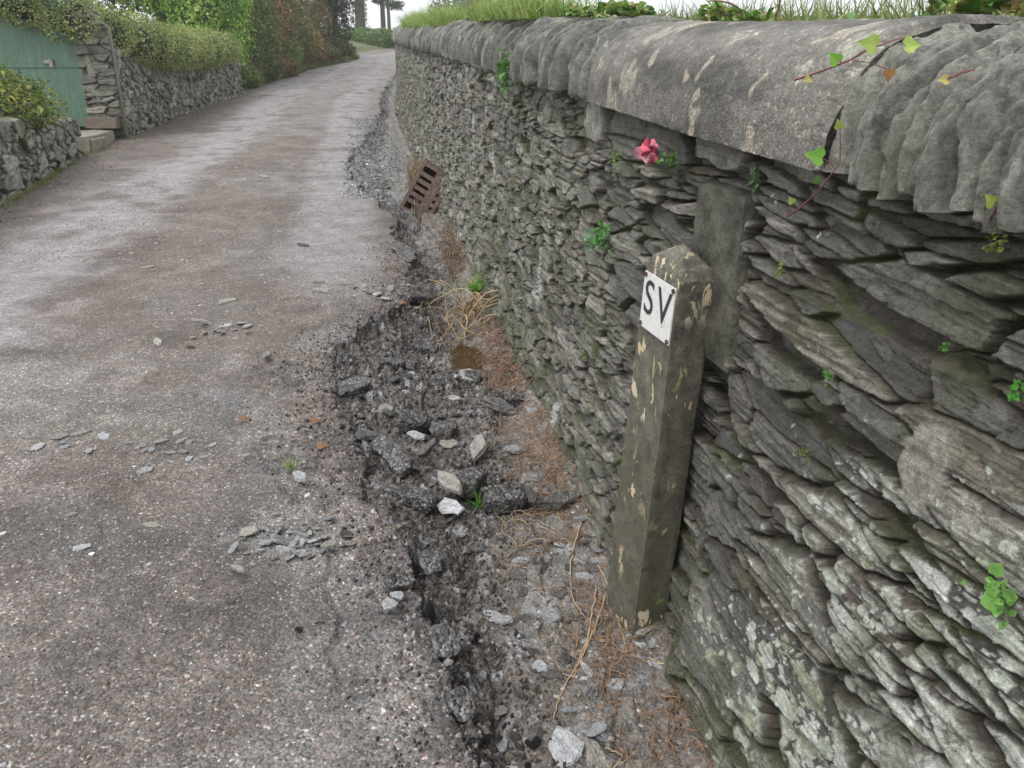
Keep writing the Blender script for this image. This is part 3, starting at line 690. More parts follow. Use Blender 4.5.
mb = MB(); frame_box(mb, gc0-gn*.075+gb*(Wg/2+.012), ga, gb, gn, Lg+.03, .02, .15); frame_box(mb, gc0-gn*.075-ga*(Lg/2+.012), ga, gb, gn, .02, Wg, .13); frame_box(mb, gc0-gn*.075+ga*(Lg/2+.012), ga, gb, gn, .02, Wg, .13); frame_box(mb, gc0-gn*.075-gb*(Wg/2+.012), ga, gb, gn, Lg+.03, .02, .13); frame_box(mb, gc0-gn*.14, ga, gb, gn, Lg, Wg, .01); mb.build('skirt_and_shade_box', M_RUST, gr)  # one real skirt side; other sides and back added so the slots look dark

# ================================================================== PUDDLE
pts = []; cx, cy = float(xw(4.42))-.3, 4.42; zz = float(zg(4.42))-.15-.012
n = 40
V = [(cx, cy, zz)]+[(cx+.13*math.cos(t)*(1+.15*math.sin(3*t+1)), cy+.33*math.sin(t)*(1+.1*math.sin(5*t)), zz) for t in np.linspace(0, 2*math.pi, n, endpoint=False)]
tag(mk('puddle', V, [(0, 1+i, 1+(i+1) % n) for i in range(n)], M_WATER), kind='structure')

# ================================================================== LOOSE SLATES
def slab_mesh(seed, elong):
    r = np.random.default_rng(seed); n = int(r.integers(6, 10))
    a = np.sort((np.arange(n)+r.uniform(-.3, .3, n))/n*2*math.pi); rad = r.uniform(.7, 1.1, n)
    o = np.stack([np.cos(a)*rad*.5, np.sin(a)*rad*.5*elong], 1); th = r.uniform(.07, .16)
    V = []; levels = [(.93, -th/2), (1., -th*.15), (.97, th*.3), (.86, th/2)]
    tl = r.normal(0, .04, 2)
    for s_, z in levels:
        q = o*s_+r.normal(0, .015, o.shape)
        V += [(x_, y_, z+x_*tl[0]+y_*tl[1]) for x_, y_ in q]
    Fs = [tuple(range(n))[::-1], tuple(3*n+j for j in range(n))]
    Fs += [(l*n+j, l*n+(j+1) % n, (l+1)*n+(j+1) % n, (l+1)*n+j) for l in range(3) for j in range(n)]
    return np.array(V), Fs
PROTO = {}
def proto(mi, v):
    if (mi, v) not in PROTO:
        V, Fs = slab_mesh(40+v*3+mi, [.85, .65, .5, .38][v % 4])
        o = mk('slate', V, Fs, M_CHIPS[mi], smooth=False); PROTO[(mi, v)] = (o, [False])
    return PROTO[(mi, v)]
def place_slate(name, x, y, size, mi, label, group=None, cat='stone', tilt=.12, rz=None, v=None, lift=.0, sc=(1, 1, 1), rx=None, ry=None):
    o, used = proto(mi, rs.randrange(8) if v is None else v)
    if used[0]: o = o.copy(); COL.objects.link(o)
    else: used[0] = True
    o.name = name; z = float(groundz(x, y)[0])
    o.location = (x, y, z+lift*size+.03*size); o.scale = (size*sc[0], size*sc[1], size*sc[2])
    o.rotation_euler = (rs.gauss(0, tilt) if rx is None else rx, rs.gauss(0, tilt) if ry is None else ry, rs.uniform(0, 6.28) if rz is None else rz)
    if 'group' in o and not group: del o['group']
    return tag(o, label, cat, group)
# ones that can be pointed out: (u, v, size in metres, material, label, extra)
NAMED = [
 (548, 610, .115, 0, 'large flat grey slate embedded upright-angled in the gutter mud left of the post foot', {}),
 (566, 745, .125, 0, 'biggest pale slate in the gutter bed, at the very bottom of the picture', {'v': 0}),
 (584, 577, .075, 0, 'pale blue flake of slate lying under roots just left of the post', {'v': 1}),
 (586, 530, .085, 0, 'long pale splinter of slate beside the post, pointing at it', {'v': 3}),
 (540, 667, .06, 0, 'small rectangular pale slate in the lower gutter left of a dark one', {'v': 0}),
 (552, 672, .08, 2, 'dark square slate half sunk in the mud of the lower gutter', {'v': 0}),
 (655, 668, .045, 0, 'small white-grey chip at the wall foot below the post, upper of a pair', {}),
 (652, 648, .04, 0, 'small white-grey chip right under the post foot', {}),
 (648, 632, .09, 1, 'narrow tan sliver of slate lying at the right of the post foot', {'v': 3}),
 (450, 519, .15, 0, 'grey slate slab poking out below the black broken tarmac edge, lower of two', {'v': 2, 'lift': .25}),
 (450, 508, .15, 1, 'tan slate slab jammed on top of a grey one below the broken tarmac edge', {'v': 2, 'lift': .55}),
 (470, 418, .06, 0, 'round white-grey pebble of slate on the black rubble in mid gutter', {'v': 0, 'lift': .4}),
 (479, 438, .06, 0, 'pale tilted flake just below the round pebble in mid gutter', {'lift': .3}),
 (418, 446, .09, 0, 'pale flat slate on broken tarmac chunks left of mid gutter', {'v': 1, 'lift': .3}),
 (512, 452, .09, 0, 'pale broken slate at the right end of the rubble heap', {'v': 1, 'lift': .2}),
 (500, 415, .2, 2, 'long dark slab lying across the gutter rubble', {'v': 3, 'lift': .25}),
 (478, 458, .2, 1, 'long brown slab of slate under the tarmac rubble in mid gutter', {'v': 3, 'lift': .2}),
 (548, 388, .05, 0, 'lone pale chip lying on the orange root clay in mid gutter', {}),
 (202, 329, .11, 1, 'dark-edged tan slate on the middle of the lane, tilted on others', {'v': 3, 'lift': .3}),
 (228, 303, .12, 1, 'flat tan slate at the centre of the lane, higher up than the tilted one', {'v': 1}),
 (225, 328, .09, 0, 'grey slate in the little cluster on the middle of the lane', {'v': 1}),
 (158, 345, .10, 1, 'single pale tan slate on the lane left of the mid-lane cluster', {'v': 2}),
 (148, 268, .10, 1, 'small tan stone farther up the lane on the brown gravel', {'v': 2}),
 (201, 285, .06, 1, 'tiny pale stone above the mid-lane slates', {'v': 0}),
 (267, 360, .11, 1, 'elongated tan slate on the lane right of the mid-lane cluster', {'v': 3, 'lift': .2}),
 (323, 292, .13, 1, 'flat tan slate near the broken edge of the lane', {'v': 2}),
 (303, 247, .14, 2, 'thin dark slate lying on smooth tarmac far up the lane', {'v': 3}),
 (264, 178, .17, 1, 'white stone far up on the smooth lane', {'v': 1}),
 (145, 474, .07, 0, 'pointed blue-grey slate chip on the left half of the near lane', {'v': 1}),
 (178, 434, .055, 0, 'pale oval chip on the lane above a tan one', {'v': 1}),
 (182, 442, .06, 1, 'small tan chip on the lane just below a pale oval one', {'v': 1}),
 (82, 437, .08, 1, 'cream flat slate in the row of chips across the left of the lane', {'v': 2}),
 (61, 440, .07, 1, 'brown stone with dark side in the row of chips across the lane', {'v': 0}),
 (104, 440, .075, 0, 'pale grey slate at the right end of the chip row across the lane', {'v': 1}),
 (152, 527, .06, 1, 'tan flake on bare tarmac left of the rubble scar', {'v': 2}),
 (82, 553, .065, 0, 'whitish elongated chip on the near left of the lane', {'v': 2}),
 (72, 519, .045, 0, 'blue-grey chip on dark gravel at the near left', {'v': 1}),
 (238, 572, .07, 0, 'blue-grey slate sticking out of the lower left of the rubble scar', {'v': 3, 'lift': .25}),
 (330, 548, .06, 1, 'pale upright chip at the right end of the rubble scar', {'v': 1, 'lift': .5}),
 (300, 484, .08, 0, 'greenish white flat stone on the broken bump beside a weed', {'v': 1, 'lift': .3}),
 (390, 612, .065, 0, 'whitish broken rock in the black crumbled edge near the bottom', {'v': 0, 'lift': .5}),
 (398, 600, .05, 0, 'blue-grey rock just above the whitish one in the crumbled edge', {'v': 0, 'lift': .5}),
 (232, 598, .03, 2, 'pale blue pebble on the tarmac below the rubble scar', {'v': 0}),
]
for (pu, pv, s_, mi, lab, kw) in NAMED:
    x, y = at(pu, pv, .12 if pu > 430 or (pu > 400 and pv > 400 and pv < 480) else 0.)
    place_slate('slate', x, y, s_*1.1, mi, lab, **kw)
# two long slates forming a V on the clay bank
for (pu, pv, rz, lab) in ((525, 500, -1.02, 'left one of two long grey slates meeting in a V beside the clay bank'), (560, 512, .45, 'right one of two long grey slates meeting in a V beside the clay bank')):
    x, y = at(pu, pv, .12); place_slate('slate', x, y, .21, 2, lab, v=3, rz=rz, rx=.5, ry=.1, lift=.16, sc=(1, .8, 1.3))
def b_tar(n, b, o):
    ob = n.obj(); v1 = n.n('TexVoronoi', {'Vector': ob, 'Scale': 95.}); s1 = n.n('SeparateColor', {'Color': v1.outputs['Color']})
    f = n.noise(ob, 20, 5, .7)
    c = n.ramp(s1.outputs[0], [(0, (.018, .018, .02)), (.5, (.05, .047, .046)), (.75, (.12, .105, .095)), (.93, (.16, .15, .14)), (1, (.22, .22, .22))])
    n.set(b.inputs['Base Color'], n.mixc(1, c, n.ramp(f, [(.3, .6), (.7, 1.4)]), 'MULTIPLY')); b.inputs['Roughness'].default_value = .4
    n.set(b.inputs['Normal'], n.bump(n.math('ADD', n.math('MULTIPLY', v1.outputs['Distance'], -1.), f), .005, 1))
M_TAR = mat('broken_tarmac', b_tar)
def chunk(pu, pv, L, W_, T_, rz, label, dz=.1, rx=0, ry=0, lift=.3, seed=0):
    x, y = at(pu, pv, dz); n_, m_ = 26, 44; ph = np.linspace(-math.pi/2, math.pi/2, n_); th_ = np.linspace(0, 2*math.pi, m_, endpoint=False); PH_, TH = np.meshgrid(ph, th_, indexing='ij')
    sg = lambda v_, e_: np.sign(v_)*np.abs(v_)**e_
    X_ = sg(np.cos(PH_), .2)*sg(np.cos(TH), .5)*L/2; Y_ = sg(np.cos(PH_), .2)*sg(np.sin(TH), .5)*W_/2; Z_ = sg(np.sin(PH_), .3)*T_/2*.8
    k_ = 1+.3*fbm(X_*22+seed, Y_*22+Z_*14, 3, seed)+.07*fbm(X_*70, Y_*70+Z_*60, 2, seed+1); X_ = X_*k_; Y_ = Y_*k_; Z_ = Z_*(1+.25*fbm(X_*40, Y_*40+seed, 3, seed+2))
    V_ = np.stack([X_, Y_, Z_], -1).reshape(-1, 3); Fq = [(a*m_+b, a*m_+(b+1) % m_, (a+1)*m_+(b+1) % m_, (a+1)*m_+b) for a in range(n_-1) for b in range(m_)]
    o = mk('tarmac_chunk', V_, Fq, M_TAR); o.location = (x, y, float(groundz(x, y)[0])+lift*T_); o.rotation_euler = (rx, ry, rz); tag(o, label, 'tarmac chunk')
for k, a in enumerate(((392, 452, .30, .09, .05, -1.0, 'long narrow plate of broken tarmac tilted along the lane edge', .03, .15, .1), (412, 492, .2, .1, .06, -.35, 'thick tarmac plate lip hanging over the tan slate', .03, -.15, .1),
    (505, 500, .17, .13, .09, .3, 'round black tarmac lump left of the V of slates', .1), (470, 488, .14, .12, .08, 1., 'black tarmac lump above the small green weed', .1), (505, 402, .19, .1, .07, .2, 'black tarmac lump at the upper right of the rubble heap', .1, .1, .1),
    (412, 422, .15, .13, .08, .6, 'square-cornered tarmac lump in the middle of the broken edge', .06, .2, .2), (445, 430, .12, .1, .07, 1.5, 'small tarmac lump beside the square-cornered one', .1), (352, 385, .2, .12, .06, .9, 'flat tarmac piece at the left end of the break', .02, .1, -.1),
    (385, 350, .2, .13, .06, .3, 'tarmac piece slumped in the upper part of the break', .03, -.1, .15), (425, 335, .18, .12, .07, -.3, 'tarmac piece leaning toward the brown puddle', .06, .1, .25), (440, 378, .16, .09, .06, 1.2, 'tarmac piece in the gravelly middle of the break', .08, .2, 0),
    (478, 372, .15, .1, .05, .1, 'flat dark piece of tarmac below the puddle', .1, .05, .1), (430, 560, .12, .07, .05, -1.2, 'crumbling tarmac lump on the edge beside the near gutter', .04, .1, .2), (400, 590, .09, .07, .05, .4, 'tarmac lump behind the whitish rock in the crumbled edge', .02, .1, .2),
    (445, 655, .1, .08, .05, -1.3, 'black crumbled tarmac lump low on the near edge', .05, .1, .3), (462, 715, .1, .07, .05, -1.1, 'lowest black tarmac lump on the near edge', .05, .1, .3), (405, 262, .3, .14, .08, -1.2, 'tarmac block fallen from the edge above the root tangle', .05, .1, .25), (418, 300, .2, .12, .07, .8, 'tarmac block left of the springy roots', .06, .2, .2))):
    chunk(*a[:8], *(a[8:10] if len(a) > 8 else ()), seed=k*7+1)
# groups of similar pieces
def scatter(n, fn, smin, smax, mis, label, group, lift=.05, tilt=.15):
    k = 0
    while k < n:
        u, y = fn(); x = float(xw(y))-u
        place_slate('slate', x, y, rs.uniform(smin, smax)*(1 if rs.random() > .12 else 1.35), rs.choice(mis), label, group, tilt=tilt, lift=lift); k += 1
scatter(58, lambda: (1.19+rs.gauss(0, .10), 2.34+rs.gauss(0, .06)), .03, .06, [0, 0, 0, 2, 1], 'grey slate chip packed in the rubble scar on the near lane', 'chips in the rubble scar', .15, .3)
scatter(92, lambda: (rs.uniform(.08, .62), 1.4+1.2*rs.random()**1.2), .03, .085, [0, 0, 2, 2, 1], 'slate piece lying in the brown mud of the near gutter', 'slates in the near gutter', -.03, .1)
scatter(44, lambda: (rs.uniform(.3, .95), rs.uniform(2.7, 4.1)), .04, .11, [2, 2, 0, 1], 'slate lying among the black broken tarmac rubble', 'slates in the broken tarmac', .12, .35)
scatter(26, lambda: (1.9+rs.gauss(0, .28), 2.98+rs.gauss(0, .05)), .03, .055, [0, 1, 0], 'small flat chip in the row washed across the left of the lane', 'chips in the row across the lane', .05, .1)
scatter(16, lambda: (1.75+rs.gauss(0, .12), 4.45+rs.gauss(0, .12)), .04, .08, [1, 0, 2], 'slate chip strewn round the mid-lane cluster', 'chips of the mid-lane cluster', .1, .2)
scatter(14, lambda: (.95+rs.gauss(0, .18), 5.2+rs.gauss(0, .15)), .05, .1, [0, 1], 'slate chip by the lane edge above the broken tarmac', 'chips above the broken tarmac', .05, .2)
scatter(20, lambda: (rs.uniform(.5, .95), rs.uniform(8.8, 12.8)), .05, .11, [0, 0, 2], 'blue-grey stone in the stony washout beyond the grating', 'stones in the far washout', .1, .25)

# fine gravel: what nobody could count
def gravel(name, U_, Y_, size, cols, tilt=.35, flat=.5):
    n = len(U_); X_ = xw(Y_)-U_; Z_ = groundz(X_, Y_)
    base = np.array([[1, 0, 0], [.35, .85, 0], [-.6, .6, 0], [-.95, -.15, 0], [-.2, -.85, 0], [.7, -.6, 0], [.5, .1, 1], [-.35, .3, 1], [-.1, -.4, 1]])*.5
    Fb = [(0, 1, 6), (1, 7, 6), (1, 2, 7), (2, 3, 7), (3, 8, 7), (3, 4, 8), (4, 5, 8), (5, 6, 8), (5, 0, 6), (6, 7, 8)]
    sz = size*np.exp(RNG.normal(0, .3, n)); a = RNG.random(n)*6.28
    B_ = base[None]*(1+RNG.normal(0, .16, (n, 9, 3)))*np.array([1, .75, flat*2*.5]); B_ = B_*sz[:, None, None]
    tx = RNG.normal(0, tilt, n)[:, None]; B_[:, :, 2] += B_[:, :, 0]*tx
    ca, sa = np.cos(a)[:, None], np.sin(a)[:, None]
    P = np.stack([B_[:, :, 0]*ca-B_[:, :, 1]*sa+X_[:, None], B_[:, :, 0]*sa+B_[:, :, 1]*ca+Y_[:, None], B_[:, :, 2]+Z_[:, None]-.05*sz[:, None]], -1).reshape(-1, 3)
    Fs = (np.array(Fb)[None]+np.arange(n)[:, None, None]*9).reshape(-1, 3)
    cols = np.array(cols); cc = cols[RNG.integers(0, len(cols), n)]*np.exp(RNG.normal(0, .3, (n, 1)))
    return tag(mk(name, P, Fs, M_GRAVEL, col=np.repeat(cc, 9, 0), smooth=False), kind='stuff')
n = 60000; yy = 1.1+RNG.random(n)**1.9*9; uu = .6+RNG.random(n)*4.2
k = (uu > np.interp(yy, EY, EU)) & (fbm(uu*1.3, yy*1.1, 3, 700)+RNG.normal(0, .25, n) > .02); uu, yy = uu[k], yy[k]
gravel('gravel', uu, yy, .0075, [(.16, .125, .1), (.11, .09, .08), (.2, .18, .165), (.38, .37, .35), (.12, .075, .055), (.14, .135, .135), (.09, .07, .06)])
n = 26000; yy = 6+RNG.random(n)**1.3*24; uu = .7+RNG.random(n)*4; k = fbm(uu*1.3, yy*.8, 4, 702)+.25*ss(1.1, .3, np.abs(uu-2.2))+RNG.normal(0, .2, n) > .05; uu, yy = uu[k], yy[k]
gravel('lane_grit', uu, yy, .016, [(.15, .115, .09), (.1, .08, .07), (.22, .2, .18), (.32, .31, .3), (.13, .09, .07)], .3, .4)
n = 900; yy = 1.3+RNG.random(n)**1.5*9; uu = .8+RNG.random(n)*3.8; k = fbm(uu*1.1+3, yy*1.4, 3, 705)+RNG.normal(0, .25, n) > .1; uu, yy = uu[k], yy[k]
gravel('slate_flakes', uu, yy, .021, [(.32, .33, .35), (.24, .235, .23), (.3, .27, .22), (.4, .41, .43), (.16, .155, .15)], .15, .16)
n = 24000; yy = 1.15+RNG.random(n)**1.3*5.5; uu = 1.55*RNG.random(n)
B_ = np.interp(yy, BY, BU); E_ = np.interp(yy, EY, EU); k = (uu < E_+.03+np.abs(RNG.normal(0, .16, n))) & (uu > E_-B_-.08)
gravel('tarmac_crumbs', uu[k], yy[k], .015, [(.03, .03, .033), (.045, .04, .04), (.1, .08, .07), (.14, .11, .095), (.07, .055, .05), (.2, .19, .185)], .5, .8)
n = 2600; yy = 1.15+RNG.random(n)**1.3*5.5; uu = RNG.random(n)**.9*1.15
B_ = np.interp(yy, BY, BU); E_ = np.interp(yy, EY, EU); k = (uu < E_+.01) & (uu > E_-B_*1.05)
gravel('loose_rubble', uu[k], yy[k], .03, [(.05, .045, .044), (.085, .072, .065), (.12, .1, .09), (.17, .155, .145), (.03, .03, .032), (.07, .06, .055)], .5, .7)
n = 4500; yy = 1.1+RNG.random(n)**1.4*6; uu = RNG.random(n)*.75; k = (uu < np.interp(yy, EY, EU)-np.interp(yy, BY, BU)+.05)
gravel('gutter_chips', uu[k], yy[k], .017, [(.17, .14, .11), (.14, .12, .105), (.26, .265, .27), (.19, .165, .14), (.13, .1, .08)], .25, .3)
n = 5200; yy = 8.6+RNG.random(n)*9; uu = .3+RNG.random(n)*.8; k = fbm(uu*4, yy*2, 3, 78)+RNG.normal(0, .15, n) > -.05; uu, yy = uu[k], yy[k]
gravel('washout_gravel', uu, yy, .03, [(.2, .205, .22), (.13, .13, .135), (.28, .29, .31), (.08, .08, .08)], .4, .6)
n = 7000; yy = 6+RNG.random(n)*20; uu = 4.1+RNG.random(n)**.7*1.4
gravel('verge_litter', uu, yy, .026, [(.16, .1, .06), (.1, .08, .06), (.2, .18, .16), (.07, .06, .05), (.12, .13, .06)], .4, .4)

# ================================================================== ROOTS, TWIGS, DEAD GRASS
def wander(p, d, n, step, jit, grav=0.):
    P = [np.array(p, float)]; d = np.array(d, float); d /= np.linalg.norm(d)
    for i in range(n):
        d = d+RNG.normal(0, jit, 3); d[2] -= grav; d /= np.linalg.norm(d); P.append(P[-1]+d*step)
    return np.array(P)
def on_ground(P, lift):
    g = groundz(P[:, 0], P[:, 1])+lift; P = P.copy(); P[:, 2] = g+.3*np.clip(P[:, 2]-P[0, 2], -.02, .04); return P
def root_tangle(name, u0, y0, n, L, rad, col, label, group=None, spread=(.05, .1), hgt=.05, lift=.006):
    x0 = float(xw(y0))-u0; z0 = float(groundz(x0, y0)[0]); e = empty(name, (x0, y0, z0), label, 'roots', group)
    mb = MB()
    for i in range(n):
        p = np.array([x0+RNG.normal(0, spread[0]), y0+RNG.normal(0, spread[1]), 0]); a = RNG.random()*6.28
        P = wander(p, (math.cos(a)*.6, math.sin(a), .1), 12, L*RNG.uniform(.5, 1.2)/12, .28)
        uu_ = xw(P[:, 1])-P[:, 0]; uu_ = np.clip(uu_, .0, None); lim = u0+spread[0]*2+.06; uu_ = np.where(uu_ > lim, lim+(uu_-lim)*.25, uu_); P[:, 0] = xw(P[:, 1])-uu_
        g = groundz(P[:, 0], P[:, 1]); t = np.linspace(0, 1, len(P)); arch = np.sin(t*math.pi)*hgt*RNG.random()
        P[:, 2] = np.convolve(np.pad(g, 2, mode='edge'), np.ones(5)/5, 'valid')+lift+arch
        c_ = np.array(col)*RNG.uniform(.6, 1.4); mb.tube(P, rad*RNG.uniform(.5, 1.2)*np.linspace(1, .4, len(P)), 4, c_)
    o = mb.build('strands', M_WOOD, e, True); return e
root_tangle('root_tangle', .22, 5.0, 55, .5, .006, (.36, .27, .16), 'pale springy root tangle hanging over the brown puddle', hgt=.18, spread=(.1, .16))
root_tangle('root_tangle', .11, 4.3, 240, .3, .003, (.22, .135, .09), 'reddish fibrous roots along the wall foot above the clay', spread=(.05, .45), hgt=.05)
root_tangle('root_tangle', .14, 3.1, 230, .2, .0022, (.24, .155, .10), 'mat of fine orange roots on the clay bank beside the wall', spread=(.07, .38), hgt=.02)
root_tangle('root_tangle', .2, 2.0, 130, .16, .0016, (.30, .18, .10), 'fine ginger root fibres left of the post foot', spread=(.05, .2), hgt=.03)
root_tangle('root_tangle', .12, 1.62, 100, .13, .0015, (.27, .15, .08), 'red-brown root fibres against the wall foot below the post', spread=(.05, .10), hgt=.03)
root_tangle('root_tangle', .30, 2.55, 50, .2, .0022, (.33, .24, .15), 'straw-coloured rootlets beside the two crossed slates', spread=(.05, .2), hgt=.03)
root_tangle('root_tangle', .06, 7.0, 330, .35, .004, (.2, .14, .09), 'brown dead root fringe at the wall foot before the grating', spread=(.05, .6), hgt=.1)
root_tangle('root_tangle', .05, 11.5, 320, .3, .005, (.24, .17, .10), 'tan dead grass and roots along the wall foot beyond the grating', spread=(.07, 1.5), hgt=.2)
# long pale runners
def runner(pts, rad, label):
    P = []
    for (pu, pv) in pts:
        x, y = at(pu, pv, .1); P.append([x, y, 0])
    P = np.array(P); t = np.linspace(0, len(P)-1, len(P)*7); Q = np.stack([np.interp(t, np.arange(len(P)), P[:, k]) for k in range(3)], 1)
    for _ in range(3): Q[1:-1] = (Q[:-2]+Q[2:]+2*Q[1:-1])/4
    Q[:, :2] += RNG.normal(0, .0015, (len(Q), 2)); Q[:, 2] = np.maximum(groundz(Q[:, 0], Q[:, 1]), np.convolve(np.pad(groundz(Q[:, 0], Q[:, 1]), 3, mode='edge'), np.ones(7)/7, 'valid'))+rad*1.2
    mb = MB(); mb.tube(Q, rad*np.linspace(1, .5, len(Q)), 6, (.42, .3, .18)); o = mb.build('root', M_WOOD, smooth=True); tag(o, label, 'root')
runner([(593, 508), (578, 530), (570, 560), (572, 595), (585, 610)], .0035, 'pale long root curving down past the splinter left of the post')
runner([(607, 590), (592, 628), (580, 655), (560, 690), (553, 712)], .0035, 'pale double root running down the gutter to the bottom')
runner([(596, 585), (590, 625), (577, 660), (575, 672), (562, 668), (556, 655)], .003, 'hooked orange root in the middle of the lower gutter')
runner([(598, 560), (612, 590), (622, 625), (630, 650)], .0028, 'thin root slanting past the post foot')
runner([(650, 655), (664, 667), (690, 672), (706, 682)], .003, 'ginger root crossing towards the wall at the bottom right')
runner([(605, 738), (625, 745), (612, 760), (640, 740)], .002, 'small red rootlet on chips at the bottom of the gutter')

# ================================================================== PLANTS ON AND IN THE WALL
def ivyleaf(mb, c, a, n_, s_, col):
    a = np.asarray(a, float); a /= np.linalg.norm(a); n_ = np.asarray(n_, float); n_ = n_-a*a.dot(n_); n_ /= np.linalg.norm(n_); b = np.cross(n_, a)
    out = [(0, 0), (-.12, .25), (.05, .5), (.35, .52), (.5, .3), (1, 0), (.5, -.3), (.35, -.52), (.05, -.5), (-.12, -.25)]
    V = [c]+[c+a*s_*p+b*s_*q*.95+n_*s_*(abs(q)*.25-.12*p*p) for p, q in out[1:]]
    V = [c+a*s_*.35-n_*s_*.03]+[c+a*s_*p+b*s_*q*.95+n_*s_*(abs(q)*.25-.12*p*p) for p, q in out]
    k = len(out); mb.add(V, [(0, 1+i, 1+(i+1) % k) for i in range(k)], np.array(col)*RNG.uniform(.8, 1.25))
def wallpoint(u, v, outw=.0):
    """point on the wall face seen at picture position (u, v), pushed out of the wall by outw"""
    a = (u-512)/F; b = (384-v)/F; d = np.array([a, CP+b*SP, -SP+b*CP]); t = .5
    while t < 40 and t*d[0] < float(xw(t*d[1]))+.0-outw: t += .004
    return np.array([t*d[0], t*d[1], H+t*d[2]])
def sprig(name, path, leafspec, label, cat='plant', outw=.05, srad=.0016, scol=(.2, .07, .06)):
    P = np.array([wallpoint(u, v, w) for u, v, w in path]); e = empty(name, P[0], label, cat)
    t = np.linspace(0, len(P)-1, len(P)*5); Q = np.stack([np.interp(t, np.arange(len(P)), P[:, k]) for k in range(3)], 1)
    for _ in range(2): Q[1:-1] = (Q[:-2]+Q[2:]+2*Q[1:-1])/4
    mb = MB(); mb.tube(Q, srad*np.linspace(1.3, .6, len(Q)), 6, scol); mb.build('stem', M_WOOD, e, True)
    for (u, v, w, s_, ang, col) in leafspec:
        c = wallpoint(u, v, w); j = int(np.argmin(np.linalg.norm(Q-c, axis=1)))
        m2 = MB(); dv = np.array([math.cos(ang), 0, math.sin(ang)]); ivyleaf(m2, c, dv, (-.5, -.8, .35), s_, col)
        m2.tube([Q[j], (Q[j]+c)/2+np.array([0, 0, .003]), c], .0008, 5, scol); m2.build('leaf', M_LEAF, e)
LG = (.17, .34, .06); LY = (.3, .38, .1)
sprig('ivy_sprig', [(788, 216, .03), (800, 208, .05), (820, 190, .06), (833, 172, .06), (840, 163, .055)], [(822, 158, .075, .032, 2.9, LG), (840, 128, .065, .016, 2.0, LY), (793, 203, .05, .015, 2.2, LY), (818, 183, .06, .014, 1.9, (.12, .25, .05))], 'ivy sprig with red stem and one bright leaf under the coping', 'ivy')
sprig('ivy_sprig', [(795, 80, .09), (825, 70, .095), (850, 60, .08), (872, 48, .03), (900, 38, .0)], [(876, 46, .08, .03, 2.9, LY), (905, 46, .0, .028, .1, LY), (838, 62, .09, .022, 2.4, LG), (812, 78, .09, .018, 3.4, (.4, .36, .16)), (890, 70, .08, .018, -1.6, (.25, .13, .06))], 'trailing ivy twig with pale leaves draped over the coping stones', 'ivy')
sprig('ivy_sprig', [(950, 78, .09), (962, 72, .08), (975, 70, .07)], [(948, 80, .09, .014, 3.1, (.42, .36, .14))], 'short ivy twig with a small yellow leaf on the end coping stones', 'ivy')
sprig('ivy_sprig', [(985, 225, .03), (995, 212, .05), (1000, 200, .06)], [(994, 204, .06, .018, 2.4, LY), (1003, 212, .05, .014, .4, LG), (1012, 230, .04, .012, 3.3, (.07, .14, .05))], 'tiny ivy sprig below the coping at the right edge', 'ivy')
def tuft(u, v, s_, n, label, col=(.09, .2, .035), lsz=.3, out=.03, size=None):
    c = wallpoint(u, v, out); e = empty('wall_plant', c, label, 'plant', None)
    P = c+RNG.normal(0, 1, (n, 3))*np.array([.25, .7, .6])*s_; P[:, 0] -= np.abs(RNG.normal(0, .3, n))*s_
    V_, F_, C_ = leaves(P, (size or s_*lsz)*np.exp(RNG.normal(0, .2, n)), leafcol(n, [np.array(col)*.7, col, np.array(col)*1.5], .15), nrm=np.array([-.6, -.6, .3]), ratio=.8, up=.5)
    mk('foliage', V_, F_, M_LEAF, e, C_, smooth=False)
    mb = MB()
    for i in range(min(n, 10)): mb.tube([c+np.array([.012, 0, 0]), (c+P[i])/2+np.array([0, 0, .002]), P[i]], .0008, 4, (.12, .14, .05))
    mb.build('stems', M_WOOD, e)
tuft(1004, 596, .022, 22, 'leafy light green herb growing from the lower wall at the right edge', (.16, .32, .08), size=.017, out=.05)
tuft(962, 582, .006, 5, 'two tiny leaves left of the herb on the lower wall', (.14, .3, .08), size=.009)
tuft(1018, 392, .012, 26, 'green moss cushion plant at the right edge of the wall', (.06, .2, .03), size=.008)
tuft(946, 346, .008, 14, 'small green weed in the wall right of centre height', (.06, .18, .03), size=.007)
tuft(829, 377, .011, 20, 'small fern-like weed in a wall joint right of the post', (.07, .2, .03), size=.008)
tuft(806, 455, .014, 22, 'olive moss tuft in a joint below the weed right of the post', (.1, .12, .03), size=.007)
tuft(781, 272, .009, 12, 'yellow-green weed just right of the upright slab', (.2, .26, .06), size=.008)
tuft(603, 236, .045, 50, 'bright green fern weed on the middle of the wall', (.07, .2, .045), size=.02)
tuft(592, 243, .03, 24, 'pale green weed left beside the bright fern weed', (.12, .25, .12), size=.018)
tuft(672, 162, .025, 30, 'green weed tucked under the coping right of the pink flower', (.09, .2, .04), size=.014)
tuft(616, 160, .03, 26, 'low moss tuft left of the pink flower', (.08, .18, .03), size=.012)
tuft(512, 68, .12, 60, 'green weed under the far coping', (.07, .16, .035), size=.045)
tuft(585, 352, .02, 14, 'small weed low on the wall left of the post', (.09, .16, .04), size=.012)
tuft(756, 182, .018, 22, 'dark green weed under the concrete coping', (.05, .13, .03), size=.011)
tuft(660, 600, .014, 40, 'moss tuft at the foot of the post against the wall', (.07, .11, .02), size=.006, out=.06)
tuft(1000, 240, .014, 30, 'yellow moss patch below the last coping stones', (.16, .2, .04), size=.007)
